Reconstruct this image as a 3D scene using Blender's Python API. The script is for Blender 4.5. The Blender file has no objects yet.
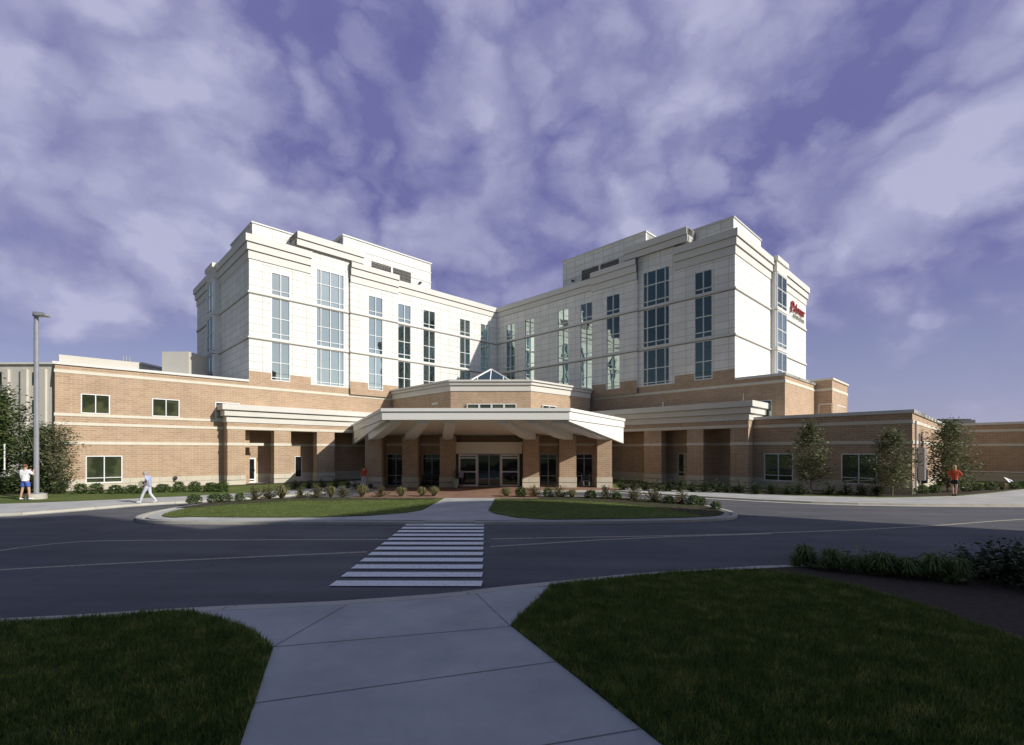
import bpy, bmesh, math, random
import numpy as np
from mathutils import Vector, Matrix
R = math.radians
q = math.sqrt(.5)
random.seed(7)
C = bpy.context.scene.collection
S = bpy.context.scene

# ------------------------------------------------------------------ camera constants
F, HY, CX, H = 480.0, 451.5, 512.0, 2.5
YAW = R(.7)
CAM = (2.44, -55.9)
RT = (math.cos(YAW), math.sin(YAW)); FW = (-math.sin(YAW), math.cos(YAW))

def G(px, py, z=0.0):
    """ground point (metres) surveyed from the photograph"""
    Y = F * (H - z) / (py - HY); k = (px - CX) / F
    return (CAM[0] + (FW[0] + k * RT[0]) * Y, CAM[1] + (FW[1] + k * RT[1]) * Y)

# ------------------------------------------------------------------ materials
def mat(name):
    m = bpy.data.materials.new(name); m.use_nodes = True
    nt = m.node_tree; nt.nodes.clear()
    out = nt.nodes.new('ShaderNodeOutputMaterial')
    b = nt.nodes.new('ShaderNodeBsdfPrincipled')
    nt.links.new(b.outputs[0], out.inputs[0])
    return m, nt, b, out

def N(nt, t, **kw):
    n = nt.nodes.new(t)
    for k, v in kw.items():
        if k.startswith('i_'):
            n.inputs[k[2:].replace('_', ' ')].default_value = v
        else:
            setattr(n, k, v)
    return n

def rgb(c): return (c[0], c[1], c[2], 1)

def noisy(name, c1, c2, scale=3, rough=.85, bump=0, bscale=40, detail=6, stretch=None, c3=None, metallic=0, contrast=.25, spec=.3):
    m, nt, b, out = mat(name)
    tc = N(nt, 'ShaderNodeTexCoord')
    src = tc.outputs['Object']
    if stretch:
        mp = N(nt, 'ShaderNodeMapping'); mp.inputs['Scale'].default_value = stretch
        nt.links.new(src, mp.inputs[0]); src = mp.outputs[0]
    n = N(nt, 'ShaderNodeTexNoise', i_Scale=scale, i_Detail=detail, i_Roughness=.65)
    nt.links.new(src, n.inputs['Vector'])
    r = N(nt, 'ShaderNodeValToRGB')
    r.color_ramp.elements[0].position = .5 - contrast; r.color_ramp.elements[0].color = rgb(c1)
    r.color_ramp.elements[1].position = .5 + contrast; r.color_ramp.elements[1].color = rgb(c2)
    if c3:
        e = r.color_ramp.elements.new(.5); e.color = rgb(c3)
    nt.links.new(n.outputs[0], r.inputs[0])
    nt.links.new(r.outputs[0], b.inputs['Base Color'])
    b.inputs['Roughness'].default_value = rough
    b.inputs['Metallic'].default_value = metallic
    b.inputs['Specular IOR Level'].default_value = spec
    if bump:
        n2 = N(nt, 'ShaderNodeTexNoise', i_Scale=bscale, i_Detail=4)
        nt.links.new(src, n2.inputs['Vector'])
        bp = N(nt, 'ShaderNodeBump', i_Strength=bump, i_Distance=.02)
        nt.links.new(n2.outputs[0], bp.inputs['Height'])
        nt.links.new(bp.outputs[0], b.inputs['Normal'])
    return m

def brickmat(name, c1, c2, mortar, w, h, ms, offset=.5, rough=.85, weather=.14, bump=.2, msm=.1):
    m, nt, b, out = mat(name)
    uv = N(nt, 'ShaderNodeUVMap'); uv.uv_map = 'UVMap'
    br = N(nt, 'ShaderNodeTexBrick', i_Scale=1.0)
    br.offset = offset; br.squash = 1
    br.inputs['Color1'].default_value = rgb(c1); br.inputs['Color2'].default_value = rgb(c2)
    br.inputs['Mortar'].default_value = rgb(mortar)
    br.inputs['Mortar Size'].default_value = ms; br.inputs['Mortar Smooth'].default_value = msm
    br.inputs['Brick Width'].default_value = w; br.inputs['Row Height'].default_value = h
    nt.links.new(uv.outputs[0], br.inputs['Vector'])
    n = N(nt, 'ShaderNodeTexNoise', i_Scale=.7, i_Detail=8, i_Roughness=.7)
    nt.links.new(uv.outputs[0], n.inputs['Vector'])
    mr = N(nt, 'ShaderNodeMapRange'); mr.inputs['From Min'].default_value = .3; mr.inputs['From Max'].default_value = .7
    mr.inputs['To Min'].default_value = 1 - weather; mr.inputs['To Max'].default_value = 1 + weather * .6
    nt.links.new(n.outputs[0], mr.inputs[0])
    # faint vertical rain streaks
    mp = N(nt, 'ShaderNodeMapping'); mp.inputs['Scale'].default_value = (2.2, .12, 1)
    nt.links.new(uv.outputs[0], mp.inputs[0])
    n3 = N(nt, 'ShaderNodeTexNoise', i_Scale=1.6, i_Detail=5); nt.links.new(mp.outputs[0], n3.inputs['Vector'])
    mr3 = N(nt, 'ShaderNodeMapRange'); mr3.inputs['From Min'].default_value = .35; mr3.inputs['From Max'].default_value = .7
    mr3.inputs['To Min'].default_value = 1.0; mr3.inputs['To Max'].default_value = 1 - weather * .5
    nt.links.new(n3.outputs[0], mr3.inputs[0])
    mu = N(nt, 'ShaderNodeMath', operation='MULTIPLY'); nt.links.new(mr.outputs[0], mu.inputs[0]); nt.links.new(mr3.outputs[0], mu.inputs[1])
    vm = N(nt, 'ShaderNodeVectorMath', operation='SCALE')
    nt.links.new(br.outputs['Color'], vm.inputs[0]); nt.links.new(mu.outputs[0], vm.inputs['Scale'])
    nt.links.new(vm.outputs[0], b.inputs['Base Color'])
    b.inputs['Roughness'].default_value = rough; b.inputs['Specular IOR Level'].default_value = .25
    bp = N(nt, 'ShaderNodeBump', i_Strength=bump, i_Distance=.01); bp.invert = True
    nt.links.new(br.outputs['Fac'], bp.inputs['Height']); nt.links.new(bp.outputs[0], b.inputs['Normal'])
    return m

def glassmat(name, refl, dark, fac, dark2=None, rough=.02):
    m, nt, b, out = mat(name)
    nt.nodes.remove(b)
    g = N(nt, 'ShaderNodeBsdfGlossy', i_Roughness=rough); g.inputs['Color'].default_value = rgb(refl)
    d = N(nt, 'ShaderNodeBsdfDiffuse'); d.inputs['Color'].default_value = rgb(dark)
    uv = N(nt, 'ShaderNodeUVMap'); uv.uv_map = 'UVMap'
    if dark2:
        n = N(nt, 'ShaderNodeTexNoise', i_Scale=.9, i_Detail=2); nt.links.new(uv.outputs[0], n.inputs['Vector'])
        r = N(nt, 'ShaderNodeValToRGB'); r.color_ramp.elements[0].color = rgb(dark); r.color_ramp.elements[1].color = rgb(dark2)
        r.color_ramp.elements[0].position = .45; r.color_ramp.elements[1].position = .55
        nt.links.new(n.outputs[0], r.inputs[0]); nt.links.new(r.outputs[0], d.inputs['Color'])
    oi = N(nt, 'ShaderNodeObjectInfo')
    orr = N(nt, 'ShaderNodeMapRange'); orr.inputs['To Min'].default_value = .8; orr.inputs['To Max'].default_value = 1.12; nt.links.new(oi.outputs['Random'], orr.inputs[0])
    gs = N(nt, 'ShaderNodeVectorMath', operation='SCALE'); gs.inputs[0].default_value = refl; nt.links.new(orr.outputs[0], gs.inputs['Scale']); nt.links.new(gs.outputs[0], g.inputs['Color'])
    n2 = N(nt, 'ShaderNodeTexNoise', i_Scale=.8, i_Detail=1); nt.links.new(uv.outputs[0], n2.inputs['Vector'])
    bp = N(nt, 'ShaderNodeBump', i_Strength=.2, i_Distance=.05); nt.links.new(n2.outputs[0], bp.inputs['Height'])
    nt.links.new(bp.outputs[0], g.inputs['Normal'])
    fr = N(nt, 'ShaderNodeFresnel', i_IOR=1.5)
    ma = N(nt, 'ShaderNodeMath', operation='MAXIMUM'); ma.inputs[1].default_value = fac
    ad = N(nt, 'ShaderNodeMath', operation='ADD'); ad.inputs[1].default_value = fac * .6; ad.use_clamp = True
    nt.links.new(fr.outputs[0], ad.inputs[0]); nt.links.new(ad.outputs[0], ma.inputs[0])
    mx = N(nt, 'ShaderNodeMixShader')
    nt.links.new(ma.outputs[0], mx.inputs[0]); nt.links.new(d.outputs[0], mx.inputs[1]); nt.links.new(g.outputs[0], mx.inputs[2])
    nt.links.new(mx.outputs[0], out.inputs[0])
    return m

def leafmat(name, c1, c2, c3, scale=1.2, trans=.25, det=3, rgh=.5):
    m, nt, b, out = mat(name)
    tc = N(nt, 'ShaderNodeTexCoord')
    n = N(nt, 'ShaderNodeTexNoise', i_Scale=scale * 6, i_Detail=det, i_Roughness=rgh); nt.links.new(tc.outputs['Object'], n.inputs['Vector'])
    r = N(nt, 'ShaderNodeValToRGB')
    r.color_ramp.elements[0].position = .36; r.color_ramp.elements[0].color = rgb(c1)
    r.color_ramp.elements[1].position = .66; r.color_ramp.elements[1].color = rgb(c3)
    e = r.color_ramp.elements.new(.5); e.color = rgb(c2)
    nt.links.new(n.outputs[0], r.inputs[0])
    nt.links.new(r.outputs[0], b.inputs['Base Color'])
    b.inputs['Roughness'].default_value = .55; b.inputs['Specular IOR Level'].default_value = .3
    t = N(nt, 'ShaderNodeBsdfTranslucent'); nt.links.new(r.outputs[0], t.inputs[0])
    if name == 'grass_blade':
        at = N(nt, 'ShaderNodeAttribute'); at.attribute_name = 'blade_tone'
        tr = N(nt, 'ShaderNodeValToRGB'); nt.links.new(at.outputs['Fac'], tr.inputs[0])
        tr.color_ramp.elements[0].color = (.45, .5, .45, 1); tr.color_ramp.elements[1].color = (2.3, 1.75, 1.35, 1)
        for p_, c_ in ((.5, (.9, .95, .9, 1)), (.88, (1.35, 1.4, 1.2, 1)), (.93, (2.1, 1.6, 1.2, 1))):
            e = tr.color_ramp.elements.new(p_); e.color = c_
        mm = N(nt, 'ShaderNodeMixRGB', blend_type='MULTIPLY'); mm.inputs[0].default_value = 1
        nt.links.new(r.outputs[0], mm.inputs[1]); nt.links.new(tr.outputs[0], mm.inputs[2])
        nt.links.new(mm.outputs[0], b.inputs['Base Color']); nt.links.new(mm.outputs[0], t.inputs[0])
    mx = N(nt, 'ShaderNodeMixShader'); mx.inputs[0].default_value = trans
    nt.links.new(b.outputs[0], mx.inputs[1]); nt.links.new(t.outputs[0], mx.inputs[2]); nt.links.new(mx.outputs[0], out.inputs[0])
    return m

M = {}
M['brick'] = brickmat('brick', (.475, .33, .215), (.40, .27, .17), (.53, .43, .32), .42, .14, .016)
M['stone'] = brickmat('stone', (.62, .57, .45), (.56, .51, .40), (.36, .33, .26), 1.6, .365, .012, weather=.1)
M['band'] = noisy('limestone_band', (.60, .56, .45), (.70, .66, .55), 1.5, .8)
M['precast'] = brickmat('precast', (.82, .81, .76), (.75, .74, .69), (.50, .49, .45), 1.15, .6, .022, offset=0, weather=.11, bump=.3)
M['cornice'] = noisy('cornice_cream', (.60, .58, .52), (.68, .66, .60), .8, .7)
M['cornice_white'] = noisy('cornice_white', (.63, .61, .56), (.69, .67, .62), .8, .7)
M['fascia'] = noisy('fascia_white', (.80, .785, .73), (.84, .825, .775), .6, .55)
M['soffit'] = noisy('soffit', (.74, .70, .58), (.80, .76, .64), .6, .8)
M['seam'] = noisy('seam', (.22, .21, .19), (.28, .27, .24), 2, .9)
M['roof'] = noisy('roof_membrane', (.45, .44, .40), (.55, .54, .50), .5, .9)
M['frame'] = noisy('window_frame', (.70, .71, .70), (.78, .79, .78), 2, .45)
M['coping'] = noisy('coping_metal', (.60, .60, .57), (.68, .68, .65), .8, .45)
M['glass'] = glassmat('window_glass', (.66, .78, .74), (.018, .03, .028), .58)
M['glass_low'] = glassmat('window_glass_low', (.55, .62, .58), (.03, .04, .02), .16, (.075, .085, .04))
M['glass_door'] = glassmat('door_glass', (.5, .55, .55), (.012, .014, .015), .12)
M['louver'] = brickmat('louver', (.30, .29, .28), (.34, .33, .31), (.14, .14, .14), .9, .16, .03, offset=0)
M['white'] = noisy('white_paint', (.78, .78, .76), (.84, .84, .82), 2, .5)
M['dark'] = noisy('dark_metal', (.03, .03, .035), (.06, .06, .065), 3, .5)
M['grey_metal'] = noisy('grey_metal', (.30, .31, .34), (.38, .39, .42), 2, .4, metallic=.3)
M['conc'] = noisy('concrete', (.33, .325, .31), (.52, .51, .48), .8, .9, .25, 60, detail=14, contrast=.24)
M['kerb'] = noisy('kerb_concrete', (.38, .365, .31), (.52, .495, .43), 1.6, .9, .25, 50, detail=10)
M['joint'] = noisy('joint', (.13, .13, .13), (.20, .20, .19), 5, .95)
M['paver'] = brickmat('brick_paving', (.33, .19, .13), (.26, .15, .10), (.22, .16, .12), .24, .12, .01, weather=.2)
M['mulch'] = noisy('mulch', (.018, .014, .010), (.075, .055, .038), 9, .95, .9, 25, detail=12)
M['soil'] = noisy('soil_ground', (.06, .08, .03), (.10, .12, .05), .2, .95)
M['red'] = noisy('red_sign', (.24, .03, .025), (.32, .04, .035), 2, .5)
M['lettering'] = noisy('small_lettering', (.34, .36, .30), (.42, .44, .37), 2, .6)
M['bark'] = noisy('bark', (.16, .13, .10), (.30, .26, .21), 6, .9, .5, 30, stretch=(1, 1, .2))
M['beige'] = noisy('beige_wall', (.52, .49, .42), (.60, .57, .50), .6, .85)

def asphalt():
    m, nt, b, out = mat('asphalt')
    tc = N(nt, 'ShaderNodeTexCoord')
    n1 = N(nt, 'ShaderNodeTexNoise', i_Scale=.35, i_Detail=7, i_Roughness=.6)
    mp = N(nt, 'ShaderNodeMapping'); mp.inputs['Scale'].default_value = (.18, 1.6, 1)
    n2 = N(nt, 'ShaderNodeTexNoise', i_Scale=.9, i_Detail=5)
    n3 = N(nt, 'ShaderNodeTexNoise', i_Scale=75, i_Detail=3, i_Roughness=.8)
    v = N(nt, 'ShaderNodeTexVoronoi', i_Scale=.45); v.feature = 'DISTANCE_TO_EDGE'
    for a in (n1, n3): nt.links.new(tc.outputs['Object'], a.inputs['Vector'])
    # distorted cracks
    nd = N(nt, 'ShaderNodeTexNoise', i_Scale=1.3, i_Detail=5); nt.links.new(tc.outputs['Object'], nd.inputs['Vector'])
    ma = N(nt, 'ShaderNodeVectorMath', operation='MULTIPLY_ADD'); ma.inputs[1].default_value = (1.3, 1.3, 0)
    nt.links.new(nd.outputs['Color'], ma.inputs[0]); nt.links.new(tc.outputs['Object'], ma.inputs[2]); nt.links.new(ma.outputs[0], v.inputs['Vector'])
    nt.links.new(tc.outputs['Object'], mp.inputs[0]); nt.links.new(mp.outputs[0], n2.inputs['Vector'])
    a1 = N(nt, 'ShaderNodeMath', operation='ADD'); nt.links.new(n1.outputs[0], a1.inputs[0]); nt.links.new(n2.outputs[0], a1.inputs[1])
    a2 = N(nt, 'ShaderNodeMath', operation='MULTIPLY_ADD'); a2.inputs[1].default_value = .55
    nt.links.new(n3.outputs[0], a2.inputs[0]); nt.links.new(a1.outputs[0], a2.inputs[2])
    r = N(nt, 'ShaderNodeValToRGB'); nt.links.new(a2.outputs[0], r.inputs[0])
    mr = N(nt, 'ShaderNodeMapRange'); mr.inputs['From Min'].default_value = .9; mr.inputs['From Max'].default_value = 1.65
    nt.links.new(a2.outputs[0], mr.inputs[0]); nt.links.new(mr.outputs[0], r.inputs[0])
    r.color_ramp.elements[0].color = (.064, .066, .076, 1); r.color_ramp.elements[1].color = (.14, .139, .145, 1)
    cr = N(nt, 'ShaderNodeMapRange'); cr.inputs['From Max'].default_value = .012; cr.inputs['To Min'].default_value = .86; cr.inputs['To Max'].default_value = 1
    nt.links.new(v.outputs['Distance'], cr.inputs[0])
    vm = N(nt, 'ShaderNodeVectorMath', operation='SCALE'); nt.links.new(r.outputs[0], vm.inputs[0]); nt.links.new(cr.outputs[0], vm.inputs['Scale'])
    nt.links.new(vm.outputs[0], b.inputs['Base Color'])
    b.inputs['Roughness'].default_value = .85; b.inputs['Specular IOR Level'].default_value = .25
    bp = N(nt, 'ShaderNodeBump', i_Strength=.4, i_Distance=.01); nt.links.new(n3.outputs[0], bp.inputs['Height']); nt.links.new(bp.outputs[0], b.inputs['Normal'])
    return m
M['asphalt'] = asphalt()
def paint(name, c, wear):
    m, nt, b, out = mat(name)
    tc = N(nt, 'ShaderNodeTexCoord')
    n = N(nt, 'ShaderNodeTexNoise', i_Scale=14, i_Detail=9, i_Roughness=.75); nt.links.new(tc.outputs['Object'], n.inputs['Vector'])
    r = N(nt, 'ShaderNodeValToRGB')
    r.color_ramp.elements[0].position = wear; r.color_ramp.elements[0].color = (.15, .15, .15, 1)
    r.color_ramp.elements[1].position = wear + .12; r.color_ramp.elements[1].color = rgb(c)
    nt.links.new(n.outputs[0], r.inputs[0]); nt.links.new(r.outputs[0], b.inputs['Base Color']); b.inputs['Roughness'].default_value = .8
    return m
M['paint_white'] = paint('white_road_paint', (.80, .80, .78), .33)
M['paint_yellow'] = paint('faded_yellow_paint', (.42, .39, .29), .38)

def grassmat(name, a, b_, c):
    m, nt, b, out = mat(name)
    tc = N(nt, 'ShaderNodeTexCoord')
    n = N(nt, 'ShaderNodeTexNoise', i_Scale=.8, i_Detail=9, i_Roughness=.7); nt.links.new(tc.outputs['Object'], n.inputs['Vector'])
    n2 = N(nt, 'ShaderNodeTexNoise', i_Scale=28, i_Detail=5, i_Roughness=.8); nt.links.new(tc.outputs['Object'], n2.inputs['Vector'])
    s = N(nt, 'ShaderNodeMath', operation='ADD'); nt.links.new(n.outputs[0], s.inputs[0]); nt.links.new(n2.outputs[0], s.inputs[1])
    mr = N(nt, 'ShaderNodeMapRange'); mr.inputs['From Min'].default_value = .7; mr.inputs['From Max'].default_value = 1.3; nt.links.new(s.outputs[0], mr.inputs[0])
    r = N(nt, 'ShaderNodeValToRGB'); nt.links.new(mr.outputs[0], r.inputs[0])
    r.color_ramp.elements[0].color = rgb(a); r.color_ramp.elements[1].color = rgb(c)
    e = r.color_ramp.elements.new(.5); e.color = rgb(b_)
    nt.links.new(r.outputs[0], b.inputs['Base Color']); b.inputs['Roughness'].default_value = .9; b.inputs['Specular IOR Level'].default_value = .1
    bp = N(nt, 'ShaderNodeBump', i_Strength=1, i_Distance=.06); nt.links.new(n2.outputs[0], bp.inputs['Height']); nt.links.new(bp.outputs[0], b.inputs['Normal'])
    return m
M['turf'] = grassmat('turf', (.075, .105, .028), (.125, .16, .045), (.19, .22, .08))
M['blade'] = leafmat('grass_blade', (.075, .112, .028), (.13, .18, .045), (.32, .33, .11), .42, .42, 12, .78)
M['leaf'] = leafmat('leaf_green', (.05, .085, .025), (.09, .13, .04), (.17, .20, .08), .4)
M['leaf_young'] = leafmat('leaf_young', (.07, .095, .035), (.13, .145, .065), (.27, .26, .15), .5)
M['leaf_box'] = leafmat('leaf_box', (.06, .10, .03), (.09, .135, .04), (.15, .20, .07), .8)
M['leaf_red'] = leafmat('leaf_red', (.07, .08, .03), (.12, .12, .05), (.22, .13, .08), 1.4)
M['leaf_dry'] = leafmat('leaf_dry', (.10, .11, .04), (.18, .17, .07), (.28, .23, .12), 1.2)
M['leaf_near'] = leafmat('leaf_near', (.09, .14, .035), (.15, .20, .055), (.26, .28, .11), .9)
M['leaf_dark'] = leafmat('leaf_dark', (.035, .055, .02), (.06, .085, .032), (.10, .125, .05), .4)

# ------------------------------------------------------------------ mesh builder
class MB:
    def __init__(s): s.v = []; s.f = []
    def face(s, pts):
        i = len(s.v); s.v += [tuple(p) for p in pts]; s.f.append(tuple(range(i, i + len(pts))))
    def hexa(s, a, b):      # a: 4 bottom pts, b: 4 top pts
        s.prismpts(a, b)
    def prismpts(s, a, b):
        n = len(a); i = len(s.v); s.v += [tuple(p) for p in a] + [tuple(p) for p in b]
        s.f.append(tuple(i + k for k in range(n))[::-1]); s.f.append(tuple(i + n + k for k in range(n)))
        for k in range(n):
            l = (k + 1) % n; s.f.append((i + k, i + l, i + n + l, i + n + k))
    def prism(s, poly, z0, z1):
        s.prismpts([(x, y, z0) for x, y in poly], [(x, y, z1) for x, y in poly])
    def sheet(s, poly, z): s.face([(x, y, z) for x, y in poly])
    def box(s, x0, x1, y0, y1, z0, z1): s.prism([(x0, y0), (x1, y0), (x1, y1), (x0, y1)], z0, z1)
    def cyl(s, p, r0, z0, z1, r1=None, n=12):
        r1 = r0 if r1 is None else r1
        a = [(p[0] + r0 * math.cos(2 * math.pi * k / n), p[1] + r0 * math.sin(2 * math.pi * k / n), z0) for k in range(n)]
        b = [(p[0] + r1 * math.cos(2 * math.pi * k / n), p[1] + r1 * math.sin(2 * math.pi * k / n), z1) for k in range(n)]
        s.prismpts(a, b)
    def tube(s, p0, p1, r0, r1=None, n=6):
        r1 = r0 if r1 is None else r1
        p0 = Vector(p0); p1 = Vector(p1); d = (p1 - p0)
        if d.length < 1e-6: return
        d.normalize(); u = d.orthogonal().normalized(); w = d.cross(u)
        f = lambda p, r: [tuple(p + (u * math.cos(2 * math.pi * k / n) + w * math.sin(2 * math.pi * k / n)) * r) for k in range(n)]
        s.prismpts(f(p0, r0), f(p1, r1))
    def build(s, name, m, parent=None, recalc=True):
        me = bpy.data.meshes.new(name); me.from_pydata(s.v, [], s.f); me.update()
        bm = bmesh.new(); bm.from_mesh(me)
        bmesh.ops.remove_doubles(bm, verts=bm.verts, dist=1e-5) if len(s.v) < 4000 and recalc else None
        if recalc: bmesh.ops.recalc_face_normals(bm, faces=bm.faces)
        uvl = bm.loops.layers.uv.new('UVMap')
        for f in bm.faces:
            n = f.normal
            if abs(n.z) > .7:
                for l in f.loops: l[uvl].uv = (l.vert.co.x, l.vert.co.y)
            else:
                t = Vector((-n.y, n.x, 0)).normalized()
                if t.x < 0: t = -t
                for l in f.loops: l[uvl].uv = (l.vert.co.dot(t), l.vert.co.z)
        bm.to_mesh(me); bm.free()
        me.materials.append(M[m] if isinstance(m, str) else m)
        o = bpy.data.objects.new(name, me); C.objects.link(o)
        if parent: o.parent = parent
        return o

def tag(o, label=None, cat=None, group=None, kind=None):
    if label: o['label'] = label
    if cat: o['category'] = cat
    if group: o['group'] = group
    if kind: o['kind'] = kind
    return o
def empty(name, loc, label, cat, group=None, rz=0):
    o = bpy.data.objects.new(name, None); C.objects.link(o); o.location = loc; o.rotation_euler = (0, 0, rz); o.empty_display_size = .3
    return tag(o, label, cat, group)
def struct(o): return tag(o, kind='structure')
def copy_tree(o, parent=None):
    c = o.copy(); C.objects.link(c); c.parent = parent
    for ch in o.children: copy_tree(ch, c)
    return c

class Fr:
    """facade frame: s along the facade, o outward, z up"""
    def __init__(s, org, d, n): s.org = org; s.d = d; s.n = n
    def p(s, a, o, z): return (s.org[0] + s.d[0] * a + s.n[0] * o, s.org[1] + s.d[1] * a + s.n[1] * o, z)
    def xy(s, a, o): return s.p(a, o, 0)[:2]
    def box(s, mb, a0, a1, o0, o1, z0, z1):
        mb.prismpts([s.p(a0, o0, z0), s.p(a1, o0, z0), s.p(a1, o1, z0), s.p(a0, o1, z0)],
                    [s.p(a0, o0, z1), s.p(a1, o0, z1), s.p(a1, o1, z1), s.p(a0, o1, z1)])
    def wall(s, mb, a0, a1, z0, z1, o, holes=(), depth=.14):
        A = sorted({a0, a1, *[min(max(h[0], a0), a1) for h in holes], *[min(max(h[1], a0), a1) for h in holes]})
        Z = sorted({z0, z1, *[min(max(h[2], z0), z1) for h in holes], *[min(max(h[3], z0), z1) for h in holes]})
        for i in range(len(A) - 1):
            for j in range(len(Z) - 1):
                ca, cz = (A[i] + A[i + 1]) / 2, (Z[j] + Z[j + 1]) / 2
                if any(h[0] < ca < h[1] and h[2] < cz < h[3] for h in holes): continue
                mb.face([s.p(A[i], o, Z[j]), s.p(A[i + 1], o, Z[j]), s.p(A[i + 1], o, Z[j + 1]), s.p(A[i], o, Z[j + 1])])
        for h in holes:
            h0, h1, y0, y1 = max(h[0], a0), min(h[1], a1), max(h[2], z0), min(h[3], z1)
            if h1 <= h0 or y1 <= y0: continue
            i = o - depth
            for P, Q in (((h0, y0), (h1, y0)), ((h1, y0), (h1, y1)), ((h1, y1), (h0, y1)), ((h0, y1), (h0, y0))):
                mb.face([s.p(P[0], o, P[1]), s.p(Q[0], o, Q[1]), s.p(Q[0], i, Q[1]), s.p(P[0], i, P[1])])

LF = Fr((0, 0), (-q, -q), (q, -q))
RF = Fr((0, 0), (q, -q), (-q, -q))

def window(fr, a0, a1, z0, z1, o, vb=(), hb=(), parent=None, fw=.05, glass='glass', frame='frame', name='window'):
    """frame mesh with its bars as a part; the pane is its sub-part"""
    mb = MB(); f0, f1 = o - .12, o + .012
    fr.box(mb, a0, a0 + fw, f0, f1, z0, z1); fr.box(mb, a1 - fw, a1, f0, f1, z0, z1)
    fr.box(mb, a0 + fw, a1 - fw, f0, f1, z0, z0 + fw); fr.box(mb, a0 + fw, a1 - fw, f0, f1, z1 - fw, z1)
    for v in vb: fr.box(mb, v - fw * .45, v + fw * .45, f0, f1 - .004, z0 + fw, z1 - fw)
    for h in hb: fr.box(mb, a0 + fw, a1 - fw, f0, f1 - .008, h - fw * .4, h + fw * .4)
    w = mb.build(name, frame, parent)
    g = MB(); g.face([fr.p(a0, o - .07, z0), fr.p(a1, o - .07, z0), fr.p(a1, o - .07, z1), fr.p(a0, o - .07, z1)])
    g.build('pane', glass, w)
    return w

# ------------------------------------------------------------------ HOSPITAL
hosp = empty('hospital_building', (0, -12, 0), 'large V-shaped hospital with two white towers on a brick podium', 'hospital')
hosp.location = (0, 0, 0)
W_COLS = {'A': (23.2, 24.68), 'B': (18.54, 21.06), 'C': (14.82, 16.34), 'D': (11.6, 13.12), 'E': (8.68, 10.2), 'F': (4.0, 5.5), 'G': (1.06, 2.53)}
ROWS = [(8.25, 11.38, (9.71, 8.5)), (11.6, 14.94, (13.3, 12.05)), (15.13, 17.0, (15.55,))]

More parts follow.
